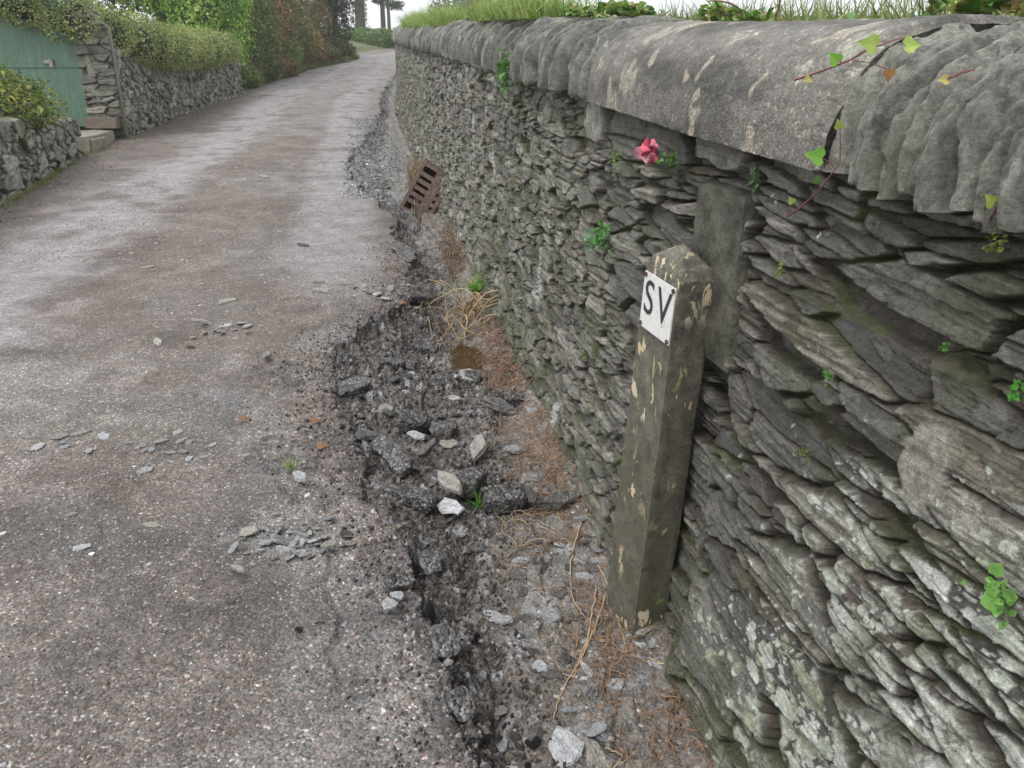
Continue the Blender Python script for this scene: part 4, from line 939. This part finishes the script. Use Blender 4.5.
# pink flower
fc = wallpoint(647, 152, .06); fl = empty('flower', fc, 'faded pink blossom caught in the wall under the coping', 'flower')
for i, (dx_, dz_, s_, cc_) in enumerate(((-.022, .0, .028, (.75, .3, .36)), (.0, .018, .03, (.62, .1, .16)), (.016, .004, .028, (.66, .12, .2)), (.004, -.016, .03, (.78, .36, .42)), (-.008, .004, .024, (.55, .07, .12)), (.012, .02, .022, (.7, .2, .28)), (.018, -.014, .02, (.6, .13, .2)))):
    nn, mm = 8, 10; k = np.linspace(.02, 1, nn); th = np.linspace(0, 2*math.pi, mm, endpoint=False); K, T = np.meshgrid(k, th, indexing='ij')
    r_ = s_*.62*K*(1+.22*np.sin(3*T+i*2)*K+.08*np.sin(7*T)); bx = r_*np.cos(T); bz = r_*np.sin(T); by = -(.008-.018*K**2*np.sin(T*2+i)-.012*K**2)-i % 3*.004
    V_ = np.stack([fc[0]+dx_+bx, fc[1]+by-.004*i+.3*dx_, fc[2]+dz_+bz], -1).reshape(-1, 3)
    Fq = [(a*mm+b, a*mm+(b+1) % mm, (a+1)*mm+(b+1) % mm, (a+1)*mm+b) for a in range(nn-1) for b in range(mm)]
    mk('petal', V_, Fq, M_PETAL, fl, np.ones((len(V_), 3))*np.array(cc_)*(.8+.3*K.reshape(-1, 1)))
# growth on the wall top
def blades(P, L, w, col, lean=.35):
    n = len(P); a = RNG.random(n)*6.28; ln = RNG.normal(0, lean, (n, 2)); L = L*RNG.uniform(.5, 1.2, n)
    V = []
    dirx = np.stack([np.cos(a), np.sin(a), 0*a], 1)*w/2
    def pt(t, sgn): 
        q = P.copy(); q[:, :2] += ln*(t**1.6)[..., None]*L[:, None] if hasattr(t, '__len__') else ln*t**1.6*L[:, None]
        q[:, 2] += L*t*(1-.25*t*np.abs(ln).sum(1)); return q+dirx*sgn*(1-t)
    V = np.stack([pt(0, -1), pt(0, 1), pt(.5, 1), pt(.5, -1), pt(1., 0)], 1).reshape(-1, 3); i = np.arange(n)*5
    Fs = [tuple(x) for x in np.stack([i, i+1, i+2, i+3], 1)]+[tuple(x) for x in np.stack([i+3, i+2, i+4], 1)]
    return V, Fs, np.repeat(col, 5, 0)
def grass(name, P, L, w, cols, label=None, cat=None, kind='stuff', lean=.35):
    V_, F_, C_ = blades(P, L, w, leafcol(len(P), cols, .2), lean); o = mk(name, V_, F_, M_LEAF, col=C_, smooth=False); return tag(o, label, cat, kind=kind)
n = 14000; yy = RNG.random(n)**1.5*32+1.2; uu = -.42-np.abs(RNG.normal(0, .35, n)); k = fbm(uu*2, yy*1.2, 2, 801) > -.35; uu, yy = uu[k], yy[k]
zt = zg(yy)+zcap(yy)+.12
grass('bank_grass', np.stack([xw(yy)-uu, yy, zt], 1), .2, .012, [(.1, .14, .05), (.17, .22, .08), (.3, .28, .16)])
# grassy mound spilling over the coping
for (y0, y1, n, label) in ((8.6, 16, 5200, 'long light green grass spilling over the far end coping'), (4.5, 6.6, 2600, 'grass clump drooping over the coping above the chunky stones')):
    yy = RNG.uniform(y0, y1, n); uu = -.02-np.abs(RNG.normal(0, .2, n)); zt = zg(yy)+zcap(yy)+.25
    grass('grass_clump', np.stack([xw(yy)-uu, yy, zt], 1), .26 if y0 > 8 else .2, .009, [(.13, .22, .05), (.24, .34, .1), (.4, .38, .2)], label, 'grass', kind=None, lean=.7)
# ivy carpet on top of the wall behind the coping crest
n = 9000; yy = .5+RNG.random(n)**1.3*9; uu = -.20-np.abs(RNG.normal(0, .17, n)); zt = zg(yy)+zcap(yy)+.27*np.sqrt(np.clip(1-((-.205-uu)/.28)**2, 0, 1))+RNG.random(n)*.03
k = (zt > 0) & (fbm(uu*3, yy*2.5, 3, 811)+.6*ss(-.24, -.45, uu) > .12)
P = np.stack([xw(yy)-uu, yy, zt], 1)[k]; n = len(P)
V_, F_, C_ = leaves(P, .035*np.exp(RNG.normal(0, .25, n)), leafcol(n, [(.07, .15, .04), (.14, .26, .07), (.3, .36, .14), (.36, .26, .14)], .2), ratio=.85, up=1.2)
e = empty('ivy', (float(xw(3))+.45, 3, float(zg(3)+1.5)), 'light green ivy carpet creeping along the top of the coping', 'ivy')
mk('foliage', V_, F_, M_LEAF, e, C_, smooth=False)
mb = MB()
for i in range(12):
    y0 = RNG.uniform(1.2, 6.5); p = wander((float(xw(y0))+RNG.uniform(.3, .45), y0, float(zg(y0)+zcap(y0))+.26), (-.05, RNG.choice([-1., 1.]), .0), 9, .045, .16)
    p[:, 0] = np.maximum(p[:, 0], xw(p[:, 1])+.19)
    p[:, 2] = zg(p[:, 1])+zcap(p[:, 1])+.27*np.sqrt(np.clip(1-((p[:, 0]-xw(p[:, 1])-.205)/.28)**2, .02, 1))+.012
    mb.tube(p, .003, 5, (.3, .22, .14))
mb.build('stem', M_WOOD, e, True)
# stump on the wall top
mb = MB(); yb = 7.6; xb = float(xw(yb))+.22; zb = float(zg(yb)+zcap(yb))+.15
mb.tube([(xb, yb, zb), (xb+.02, yb+.02, zb+.2), (xb+.0, yb+.05, zb+.42), (xb+.05, yb+.1, zb+.7)], [.13, .11, .1, .09], 9, (.09, .07, .055))
st = empty('tree_stump', (xb, yb, zb), 'dark gnarled hedge stem growing out of the wall top', 'stump'); mb.build('trunk', M_WOOD, st, True)
# weeds in the lane
def weed(pu, pv, label, s_=.05, n=22, dz=.0, col=(.12, .2, .06)):
    x, y = at(pu, pv, dz); z = float(groundz(x, y)[0]); e = empty('weed', (x, y, z), label, 'weed')
    P = np.tile([x, y, z], (n, 1))+RNG.normal(0, s_*.12, (n, 3))*[1, 1, 0]
    V_, F_, C_ = blades(P, s_, s_*.09, leafcol(n, [col, np.array(col)*1.6], .2), .9); mk('blades', V_, F_, M_LEAF, e, C_, smooth=False)
weed(291, 470, 'pale little weed growing on the broken bump in the lane', .06, 18, col=(.2, .27, .1))
weed(478, 500, 'small green weed sprouting from black tarmac rubble', .09, 26, .1, (.1, .24, .04))
weed(478, 298, 'grass sprouting among the springy roots over the puddle', .2, 50, .1, (.16, .28, .06))
for (pu, pv, lab) in ((400, 305, 'orange dead leaf at the top edge of the broken tarmac'), (240, 422, 'brown dead leaf on the middle of the near lane'), (312, 423, 'tan dead leaf beside the left end of the broken tarmac'), (318, 452, 'rust-red dead leaf on the broken tarmac bump')):
    x, y = at(pu, pv); z = float(groundz(x, y)[0]); mb = MB(); ivyleaf(mb, np.array([x, y, z+.014]), (1, .3, .1), (0, -.2, 1), .05, (.27, .15, .08)); tag(mb.build('dead_leaf', M_LEAF, origin=(x, y, z)), lab, 'leaf')

# ================================================================== LEFT SIDE
def face_wall(parent, name, P0, P1, b0, b1, h0, h1, big, small, seed, thick=.35, res=(.02, .015), tone=1.1, green=.5):
    P0 = np.array(P0, float); P1 = np.array(P1, float); L = np.linalg.norm(P1-P0); d = (P1-P0)/L; nrm = np.array([-d[1], d[0]])
    n = int(L/res[0])+2; m = int(max(h0, h1)/res[1])+8; s = np.linspace(0, L, n); k = np.linspace(0, 1, m); Sg, K = np.meshgrid(s, k, indexing='ij')
    base = b0+(b1-b0)*Sg/L-.3; top = b0+h0+(b1+h1-b0-h0)*Sg/L+.03*vn(Sg*6, Sg*0, seed); Z = base+(top-base)*K
    h, c, e = stone_pat(Sg, Z, big, small, seed, .4, tone, .05, None, green)
    edge = np.minimum(K*m, (1-K)*m)
    V = np.stack([P0[0]+d[0]*Sg+nrm[0]*h, P0[1]+d[1]*Sg+nrm[1]*h, Z], -1)
    # top cap of the face: rows going back across the wall
    q = 9; W = np.linspace(.03, thick, q); back = []
    for j, w in enumerate(W):
        hh = .02*fbm(Sg[:, -1]*9, Sg[:, -1]*0+w*12, 2, seed+9)-.03*(j == q-1)
        back.append(np.stack([P0[0]+d[0]*s-nrm[0]*w, P0[1]+d[1]*s-nrm[1]*w, top[:, -1]+hh+.01], -1))
    back.append(np.stack([P0[0]+d[0]*s-nrm[0]*thick, P0[1]+d[1]*s-nrm[1]*thick, base[:, 0]], -1))
    V = np.concatenate([V, np.stack(back, 1)], 1); cb = mix([.12, .12, .09], [.16, .17, .1], ss(-.3, .3, fbm(s[:, None]*8, np.arange(q+1)[None, :]*.6+s[:, None]*0, 3, seed)))
    c = np.concatenate([c, cb], 1); mm = m+q+1
    Fg = [tuple(x) for x in gridF(n, mm)[:, ::-1]]+[tuple(range(mm))[::1], tuple((n-1)*mm+j for j in range(mm))[::-1]]
    return mk(name, V.reshape(-1, 3), Fg, M_STONE, parent, c.reshape(-1, 3))
# low retaining wall in front of the green door
lw = empty('stone_wall', (-5.4, 9, float(zg(9))), 'low rough stone wall below the bush at the left edge', 'wall')
face_wall(lw, 'stonework', (-6.22, 12.0), (-5.28, 8.3), float(zg(12)), float(zg(8.3)), .50, .83, (.36, .19), (.2, .1), 900, .4, (.014, .012), 1.5, .9)
face_wall(lw, 'stonework', (-5.28, 8.3), (-4.2, 3.8), float(zg(8.3)), float(zg(3.8)), .83, .95, (.36, .19), (.2, .1), 901, .4, (.03, .02), 1.5, .9)
# garden wall with pier end
gw = empty('stone_wall', (-7.2, 17, float(zg(17))), 'stone garden wall under the clipped hedge right of the green door', 'wall')
seg = [(-6.52, 14.16, 1.5), (-7.05, 17.3, 1.0), (-7.45, 20.75, .95), (-7.65, 24.2, .95)]
for i in range(3):
    a, b_ = seg[i], seg[i+1]; face_wall(gw, 'stonework', b_[:2], a[:2], float(zg(b_[1]))-.05, float(zg(a[1]))-.05, b_[2], a[2], (.26, .12), (.2, .07), 910+i, .45, (.022, .017), 1.15)
face_wall(gw, 'pier', (-6.50, 14.05), (-7.10, 14.14), float(zg(14))+0., float(zg(14))+.0, 1.7, 2.2, (.4, .12), (.3, .07), 920, .09, (.012, .012), .95, .2)
mb = MB(); mb.box((-6.80, 13.96, float(zg(14))+.27), (.5, .22, .16), .1, .008, (.17, .14, .11)); mb.build('pier_stone', M_CONC, gw)
# concrete step
stp = empty('doorstep', (-6.7, 13, float(zg(13))), 'worn concrete step in front of the green door', 'step')
disp_box('slab', (-6.98, 13.15, float(zg(13))-.2), np.array([1., 0, 0]), np.array([-.2, .98, 0]), np.array([0, 0, 1.]), (1.05, 1.5, .40), M_CONC, stp, (.26, .24, .2), 930, 24, .02)
disp_box('kerb', (-6.45, 12.72, float(zg(12.7))-.25), np.array([1., .1, 0]), np.array([-.2, .98, 0]), np.array([0, 0, 1.]), (.35, .6, .42), M_CONC, stp, (.2, .19, .14), 931, 24, .02)
# green double door
D0 = np.array([-7.08, 14.24]); dd = np.array([-.98, .2]); dn = np.array([-.2, -.98]); dz0 = float(zg(14))+.2
door = empty('garage_door', (D0[0], D0[1], dz0), 'tall green painted double door beside the hedge', 'door')
for k, (s0, s1) in enumerate(((0., 1.62), (1.64, 3.2))):
    mb = MB(); c_ = D0+dd*(s0+s1)/2; mb.box((c_[0], c_[1], dz0+1.1), (s1-s0, .04, 2.2), math.atan2(dd[1], dd[0])); 
    for j in range(1, 9):
        q_ = D0+dd*(s0+(s1-s0)*j/9)+dn*.021; mb.box((q_[0], q_[1], dz0+1.1), (.004, .002, 2.18), math.atan2(dd[1], dd[0]))
    lf = mb.build('door_leaf', M_DOOR, door)
    c2 = c_+dn*.026; mb = MB(); mb.box((c2[0], c2[1], dz0+.95), (s1-s0-.04, .02, .035), math.atan2(dd[1], dd[0])); mb.build('rail', M_DOOR, lf)
    if k == 0:
        q_ = D0+dd*.62+dn*.05; mb = MB(); mb.box((q_[0], q_[1], dz0+1.02), (.16, .03, .05), math.atan2(dd[1], dd[0]), .003); mb.box((q_[0]+.05, q_[1]-.02, dz0+1.0), (.05, .04, .12), .2, .003); mb.build('latch', M_STEEL, lf)
mb = MB(); q_ = D0+dd*1.6+np.array([.04, .10]); mb.box((q_[0], q_[1], dz0+2.3), (3.4, .2, .22), math.atan2(dd[1], dd[0]), 0, (.1, .09, .07)); mb.build('lintel', M_WOOD, door)
mb = MB(); q_ = D0+dd*1.9+np.array([.04, 1.4]); mb.box((q_[0], q_[1], dz0+.8), (3.6, 2.2, 1.9), math.atan2(dd[1], dd[0]), 0, (.1, .09, .08)); mb.build('shed_body', M_SOIL, door)

# ------------------------------------------------------------------ bushes and hedges
def shell(n, blobs, inner=.55, seed=0, rough=.22, zmin=None):
    """points near the surface of a union of ellipsoid blobs, ragged by noise; returns points and outward directions"""
    w = np.array([b[3]*b[4]+b[4]*b[5]+b[3]*b[5] for b in blobs]); w = w/w.sum(); idx = RNG.choice(len(blobs), n, p=w); B = np.array(blobs)[idx]
    D = RNG.normal(0, 1, (n, 3)); D /= np.linalg.norm(D, axis=1)[:, None]
    th = np.arctan2(D[:, 1], D[:, 0]); r = inner+(1-inner)*RNG.random(n)**.45
    r = r*(1+rough*fbm(th*3+idx*3.3, D[:, 2]*4, 3, seed)+rough*.6*fbm(th*9+idx, D[:, 2]*11, 2, seed+1))
    P = B[:, :3]+D*B[:, 3:6]*r[:, None]; keep = np.ones(n, bool)
    for bi, b in enumerate(blobs):
        q = (P-np.array(b[:3]))/np.array(b[3:6]); keep &= ~((np.linalg.norm(q, axis=1) < inner*.85) & (idx != bi))
    if zmin is not None: keep &= P[:, 2] > zmin
    return P[keep], D[keep]
def foliage(parent, n, blobs, size, cols, name='foliage', inner=.6, rough=.22, seed=0, var=.25, ratio=.55, sc=2., up=.3):
    P, D = shell(n, blobs, inner, seed, rough); m = len(P)
    V_, F_, C_ = leaves(P, size*np.exp(RNG.normal(0, .25, m)), leafcol(m, cols, var, P, sc), nrm=D*.9, ratio=ratio, up=up)
    return mk(name, V_, F_, M_LEAF, parent, C_, smooth=False)
def stems(parent, base, tips, r0, col=(.1, .08, .06), name='stems'):
    mb = MB()
    for t in tips:
        b = np.array(base); t = np.array(t); m1 = b+(t-b)*.5+RNG.normal(0, .08, 3)*np.linalg.norm(t-b); mb.tube([b, (b+m1)/2, m1, (m1+t)/2, t], [r0, r0*.8, r0*.6, r0*.4, r0*.2], 5, col)
    return mb.build(name, M_WOOD, parent, True)
# bush over the low wall
bush = empty('bush', (-6.3, 9.9, 1.0), 'yellow-green leafy bush on the low wall in front of the green door', 'bush')
bl = [(-6.35, 9.9, 1.38, .74, .7, .42), (-5.85, 9.9, 1.24, .52, .55, .3), (-6.9, 9.7, 1.3, .7, .7, .38), (-7.5, 10, 1.3, .7, .7, .4)]
foliage(bush, 9500, bl, .062, [(.045, .07, .02), (.11, .15, .035), (.24, .27, .07), (.36, .31, .1)], inner=.5, rough=.35, ratio=.42, sc=5, up=.9)
stems(bush, (-6.3, 9.9, .7), [(-6.3+RNG.normal(0, .5), 9.9+RNG.normal(0, .4), 1.25+RNG.random()*.3) for _ in range(26)], .018)
# clipped hedge on the garden wall and over the door
hd = empty('hedge', (-7.5, 18, 2.0), 'clipped small-leaved hedge lying thick on the stone garden wall', 'hedge')
bl = [(-6.92, 14.12, 2.42, .42, .36, .36), (-7.3, 14.1, 2.75, .45, .36, .4), (-7.75, 14.15, 3.05, .5, .36, .42), (-8.3, 14.2, 3.3, .5, .36, .42), (-6.75, 14.6, 2.2, .38, .5, .4)]
path = [(-10.0, 15.0, 3.45, .45, .42), (-9.2, 14.8, 3.1, .5, .46), (-8.5, 14.65, 2.85, .5, .44), (-7.9, 14.5, 2.66, .5, .42), (-7.3, 14.6, 2.45, .52, .46), (-6.95, 14.9, 2.24, .5, .48), (-6.88, 15.6, 2.16, .54, .5), (-6.96, 16.4, 2.13, .56, .5), (-7.08, 17.3, 2.1, .57, .5), (-7.2, 18.2, 2.11, .57, .5), (-7.32, 19.1, 2.12, .57, .5), (-7.42, 20.0, 2.14, .57, .5), (-7.5, 20.9, 2.16, .57, .48), (-7.56, 21.8, 2.2, .55, .46), (-7.62, 22.7, 2.24, .54, .44)]
for x, y, z, r, hz in path: bl.append((x, y, z, r, .75, hz))
foliage(hd, 46000, bl, .042, [(.11, .15, .065), (.22, .27, .11), (.34, .37, .16), (.42, .42, .2)], inner=.72, rough=.13, sc=2.5, var=.22)
stems(hd, (-7.5, 17, 1.6), [(p[0], p[1], p[2]) for p in path[3:]], .04)
core = MB()  # solid dark blobs added inside the leaves, hedge's inner shade put into their colour
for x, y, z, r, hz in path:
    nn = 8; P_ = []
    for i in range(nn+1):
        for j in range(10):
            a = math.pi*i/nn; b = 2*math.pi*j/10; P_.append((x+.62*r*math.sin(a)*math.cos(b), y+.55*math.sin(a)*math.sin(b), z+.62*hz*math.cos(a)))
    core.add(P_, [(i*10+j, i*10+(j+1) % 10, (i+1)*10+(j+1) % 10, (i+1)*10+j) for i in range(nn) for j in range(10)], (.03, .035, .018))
core.build('shade_core', M_SOIL, hd, True)
# generic tree
def tree(x, y, zb, h, blobs, nleaf, lsz, cols, label, cat='tree', name='tree', tr=.2, lean=(0, 0), group=None, rough=.3, inner=.45, limbs=9, ivy=None, tcol=(.075, .065, .05), ratio=.55):
    e = empty(name, (x, y, zb), label, cat, group); mb = MB()
    top = np.array([x+lean[0], y+lean[1], zb+h])
    mb.tube([np.array([x, y, zb-.3])*(1-t)+top*t+np.array([.05*math.sin(t*7), 0, 0]) for t in np.linspace(0, 1, 8)], tr*np.linspace(1.25, .35, 8), 9, tcol)
    mb.build('trunk', M_WOOD, e, True)
    B_ = [(x+b[0], y+b[1], zb+b[2], b[3], b[4], b[5]) for b in blobs]
    for i in range(limbs):
        b = B_[i % len(B_)]; t = .35+.5*RNG.random(); s_ = np.array([x, y, zb])*(1-t)+top*t; tip = np.array(b[:3])+RNG.normal(0, .3, 3)*np.array(b[3:6])
        m_ = MB(); m_.tube([s_, s_*.6+tip*.4+[0, 0, .1], s_*.25+tip*.75, tip], tr*np.array([.4, .28, .18, .06]), 6, tcol); m_.build('limb', M_WOOD, e, True)
    foliage(e, nleaf, B_, lsz, cols, 'crown', inner, rough, int(abs(x*7)) % 50, .25, ratio, 1.2)
    if ivy:
        foliage(e, ivy[0], [(x+lean[0]*k, y, zb+h*k, tr*1.9, tr*1.9, h*.14) for k in np.linspace(0, .95, 8)], ivy[1], [(.04, .065, .025), (.07, .1, .035)], 'trunk_ivy', .5, .3)
    return e
Z = lambda y: float(zg(y))
# bright ivy-clad tall hedge
th = empty('hedge', (-8.6, 25, Z(25)), 'tall bright green ivy hedge at the end of the garden wall', 'hedge')
bl = [(-8.75, 24.6, Z(24)+2.6, .85, 1.1, 2.4), (-8.55, 25.8, Z(25)+2.4, .8, 1.2, 2.3), (-8.9, 26.5, Z(25)+3.4, 1.0, 1.2, 2.0), (-9.6, 24.8, Z(24)+3.6, 1.1, 1.2, 1.8), (-10.4, 25, Z(24)+3.9, 1.2, 1.2, 1.7), (-8.5, 24.5, Z(24)+.8, .5, 1., .9)]
foliage(th, 46000, bl, .082, [(.08, .15, .03), (.2, .34, .06), (.34, .5, .1), (.44, .54, .16)], inner=.7, rough=.22, ratio=.8, sc=1.6)
stems(th, (-9, 25.2, Z(25)-.2), [(b[0], b[1], b[2]+b[5]*.5) for b in bl]*3, .07)
# darker green shrubs next to it, then red-brown ones
def shrub(x, y, rx, ry, rz, n, lsz, cols, label, name='shrub', extra=(), rough=.35):
    z = Z(y); e = empty(name, (x, y, z), label, 'shrub'); bl = [(x, y, z+rz*.9, rx, ry, rz)]+[(x+a, y+b, z+c_, d_, d_, e_) for a, b, c_, d_, e_ in extra]
    foliage(e, n, bl, lsz, cols, inner=.5, rough=rough, ratio=.6, sc=1.8)
    stems(e, (x, y, z-.1), [(x+RNG.normal(0, rx*.6), y+RNG.normal(0, ry*.5), z+rz*RNG.uniform(1, 1.7)) for _ in range(16)], .03); return e
DG = [(.025, .045, .018), (.055, .09, .03), (.09, .13, .045)]
RB = [(.12, .15, .05), (.2, .19, .08), (.36, .17, .11), (.42, .24, .17)]
shrub(-8.7, 28.6, 1.0, 1.3, 2.3, 15000, .09, [(.09, .13, .045), (.15, .21, .07), (.26, .29, .11), (.3, .2, .12)], 'mixed dark green and brownish shrub right of the bright ivy hedge', extra=((-.3, 0, 3.6, 1.0, 1.2),))
shrub(-8.95, 31.0, 1.1, 1.2, 2.0, 13000, .10, RB, 'reddish brown bramble shrub in the middle of the left bank', extra=((.2, .3, 3.3, .9, .9), (-.5, .5, 4.3, 1.2, 1.2)))
shrub(-8.9, 34, 1.15, 1.4, 1.5, 11000, .10, [(.1, .13, .05), (.2, .2, .09), (.24, .2, .1)], 'pale olive shrub low on the left bank', extra=((-.8, 0, 3.0, 1.1, 1.2),))
shrub(-8.6, 35.2, .9, .9, .85, 7000, .09, [(.32, .17, .09), (.42, .26, .14), (.3, .24, .12), (.16, .2, .06)], 'orange-brown bracken clump by the lane', 'bracken')
shrub(-8.75, 32.4, .8, 1., .8, 7000, .09, [(.12, .22, .05), (.2, .3, .09), (.24, .27, .1)], 'light green low growth below the brambles', extra=((0, -1.2, .5, .6, .5),))
shrub(-8.9, 37.3, 1.1, 1.2, 2.6, 12000, .10, [(.13, .14, .06), (.24, .16, .1), (.34, .19, .13)], 'tall russet shrub against the dark conifer', extra=((-1, .5, 4.6, 1.4, 1.5),))
for (x, y, r, lab, cols) in ((-8.15, 25.9, .5, 'low leafy weeds at the foot of the bright ivy hedge', [(.07, .12, .03), (.15, .22, .06), (.24, .28, .1)]), (-8.3, 28.2, .55, 'dark low weeds at the foot of the mixed shrub', [(.06, .08, .03), (.12, .15, .05), (.17, .13, .07)]), (-8.2, 30.6, .55, 'bramble tangle at the lane side below the red-brown shrub', RB), (-7.9, 36.6, .6, 'dull green and rust undergrowth close to the conifer', [(.08, .1, .04), (.16, .16, .07), (.25, .15, .09)]), (-7.7, 38.8, .6, 'dark undergrowth right at the foot of the conifer', [(.04, .055, .025), (.09, .1, .04), (.16, .11, .07)])):
    shrub(x, y, r, r*1.9, r*.75, 4200, .08, cols, lab, 'undergrowth')
# grass verges on the left
n = 14000; yy = 23.6+RNG.random(n)*16; xx = np.interp(yy, [23.4, 28, 33.5, 37.5, 40], [-7.85, -8.0, -7.85, -7.2, -7.0])-np.abs(RNG.normal(0, .3, n))+.18*fbm(yy*1.5, yy*0, 3, 830)
P = np.stack([xx, yy, zg(yy)], 1); grass('verge_grass', P, .26, .02, [(.07, .12, .035), (.14, .21, .06), (.24, .23, .12), (.2, .13, .08)])
n = 900; yy = 7+RNG.random(n)*6; uu = np.interp(yy, [8.27, 9.5, 11.9], [4.55, 4.65, 4.93])-np.abs(RNG.normal(0, .05, n)); P = np.stack([xw(yy)-uu, yy, zg(yy)], 1)
grass('wall_foot_grass', P, .07, .008, [(.1, .15, .04), (.2, .24, .08), (.26, .22, .1)])
# dark conifer at the bend
tree(-8.55, 41.5, Z(41), 9, [(0, 0, 1.6, 1.0, 1.1, 1.7), (.1, 0, 3.2, 1.2, 1.2, 1.6), (-.2, .3, 5, 1.5, 1.4, 1.8), (-1, .5, 6.8, 1.7, 1.6, 1.8), (.5, 0, 7.6, 1.4, 1.4, 1.6)], 30000, .10, [(.02, .032, .014), (.04, .06, .022), (.07, .085, .04)], 'dark ivy-clad evergreen tree at the bend of the lane', tr=.25)
tree(-13.2, 33, Z(33)+.6, 8, [(0, 0, 4, 2.4, 2, 2.4), (1.5, 0, 6, 2.2, 2, 2), (-1.6, 0, 6.2, 2.2, 2, 2)], 16000, .13, DG, 'dark green tree rising behind the tall bright hedge')
tree(-13.5, 27, Z(27)+.7, 6, [(0, 0, 3.6, 1.9, 1.6, 1.6), (1.5, 0, 2.6, 1.3, 1.2, 1.3), (1.2, .5, 4.6, 1.5, 1.2, 1.3)], 12000, .11, [(.06, .075, .035), (.11, .13, .055), (.17, .15, .08)], 'grey-green tree behind the clipped hedge')
tree(-27, 50, Z(50)+.8, 4.2, [(0, 0, 2.4, 1.8, 1.5, 1.1), (1., 0, 3.1, 1.2, 1.2, .9)], 5000, .13, [(.07, .085, .05), (.12, .13, .08)], 'small round grey-green treetop far behind the hedge', tr=.15)
tree(-24.3, 49, Z(49)+.8, 4.3, [(0, 0, 2.6, 1.1, 1.1, 1.1), (.2, 0, 3.5, .7, .7, .7)], 3500, .13, [(.22, .09, .06), (.34, .15, .1)], 'small rust-red treetop far behind the hedge', tr=.15)
# far hedge at the bend, with trees
fh = empty('hedge', (-9, 62, Z(62)), 'far clipped green hedge across the bend of the lane', 'hedge')
bl = [(-15+1.25*k, 65-1.3*k, Z(65-1.3*k)+.35, 1.1, 1.1, .85+.05*math.sin(k*2)) for k in range(11)]
foliage(fh, 26000, bl, .13, [(.06, .12, .03), (.12, .2, .05), (.17, .26, .08)], inner=.72, rough=.12)
stems(fh, (-9, 63, Z(62)), [(b[0], b[1], b[2]) for b in bl], .05)
tree(-13.9, 80, Z(80), 13, [(0, 0, 11, 3.2, 3, 2.2), (-2, 0, 9, 1.8, 2, 1.4)], 9000, .2, DG, 'thick ivy-covered tree trunk seen through the gap beyond the bend', tr=.42, ivy=(5000, .16))
tree(-12.4, 84, Z(84), 13, [(0, 0, 11.5, 3, 3, 2.2), (1.2, 0, 8.0, 1.0, .8, .5)], 7500, .2, DG, 'slender pine trunk with broken branches in the gap beyond the bend', tr=.22, ivy=None, rough=.7, inner=.1)
tree(-11.0, 78, Z(78), 9, [(-.4, 0, 6.5, 1.3, 1.2, .6), (.5, 0, 5.1, 1.0, 1, .4), (-.6, 0, 3.4, .8, .8, .4), (.6, 0, 3.0, .9, .8, .4)], 4500, .16, DG, 'wispy conifer beside the end of the long wall', tr=.15, rough=.7, inner=.1)
for k, (x, y, lab) in enumerate(((-24, 95, 'faint far tree low behind the bend, left'), (-6, 92, 'faint far tree hidden partly by the long wall'))):
    tree(x, y, Z(y), 5, [(0, 0, 3.2, 2.6, 2, 1.8), (1.5, 0, 2.6, 1.8, 2, 1.4)], 4000, .22, DG, lab)

# ================================================================== LIGHT
w = bpy.data.worlds.new('World'); S.world = w; w.use_nodes = True; nt = w.node_tree; nt.nodes.clear()
sky = nt.nodes.new('ShaderNodeTexSky'); sky.sky_type = 'NISHITA'; sky.sun_disc = False; sky.sun_elevation = R(58); sky.sun_rotation = R(-60); sky.dust_density = 4; sky.air_density = 1.; sky.ozone_density = 1
hs = nt.nodes.new('ShaderNodeHueSaturation'); hs.inputs['Saturation'].default_value = .12; hs.inputs['Value'].default_value = 1.0
mx = nt.nodes.new('ShaderNodeMix'); mx.data_type = 'RGBA'; mx.inputs[0].default_value = .62; mx.inputs[7].default_value = (9.5, 9.8, 10.2, 1)
bg = nt.nodes.new('ShaderNodeBackground'); bg.inputs[1].default_value = .12; ow = nt.nodes.new('ShaderNodeOutputWorld')
nt.links.new(sky.outputs[0], hs.inputs['Color']); nt.links.new(hs.outputs[0], mx.inputs[6]); nt.links.new(mx.outputs[2], bg.inputs[0]); nt.links.new(bg.outputs[0], ow.inputs[0])
sl = bpy.data.lights.new('sun', 'SUN'); sl.energy = 1.2; sl.angle = R(18); sl.color = (1, .97, .93); so = bpy.data.objects.new('sun', sl); COL.objects.link(so)
so.rotation_euler = (R(32), 0, R(-60+0)); so.rotation_euler = (R(28), R(-22), 0)
vs = S.view_settings; vs.view_transform = 'Standard'; vs.look = 'None'; vs.exposure = .6; vs.gamma = 1; vs.use_curve_mapping = False

# ------------------------------------------------------------------ damp air
hz = bpy.data.materials.new('damp_air'); hz.use_nodes = True; hn = hz.node_tree; hn.nodes.clear(); ho = hn.nodes.new('ShaderNodeOutputMaterial'); pv_ = hn.nodes.new('ShaderNodeVolumePrincipled')
pv_.inputs['Density'].default_value = .0016; pv_.inputs['Color'].default_value = (1, 1, 1, 1); pv_.inputs['Anisotropy'].default_value = .2; hn.links.new(pv_.outputs[0], ho.inputs['Volume'])
Vh = [(x, y, z) for z in (-14, 40) for x, y in ((-420, -60), (420, -60), (420, 420), (-420, 420))]
tag(mk('haze', Vh, [(3, 2, 1, 0), (4, 5, 6, 7), (0, 1, 5, 4), (1, 2, 6, 5), (2, 3, 7, 6), (3, 0, 4, 7)], hz, smooth=False), kind='stuff')
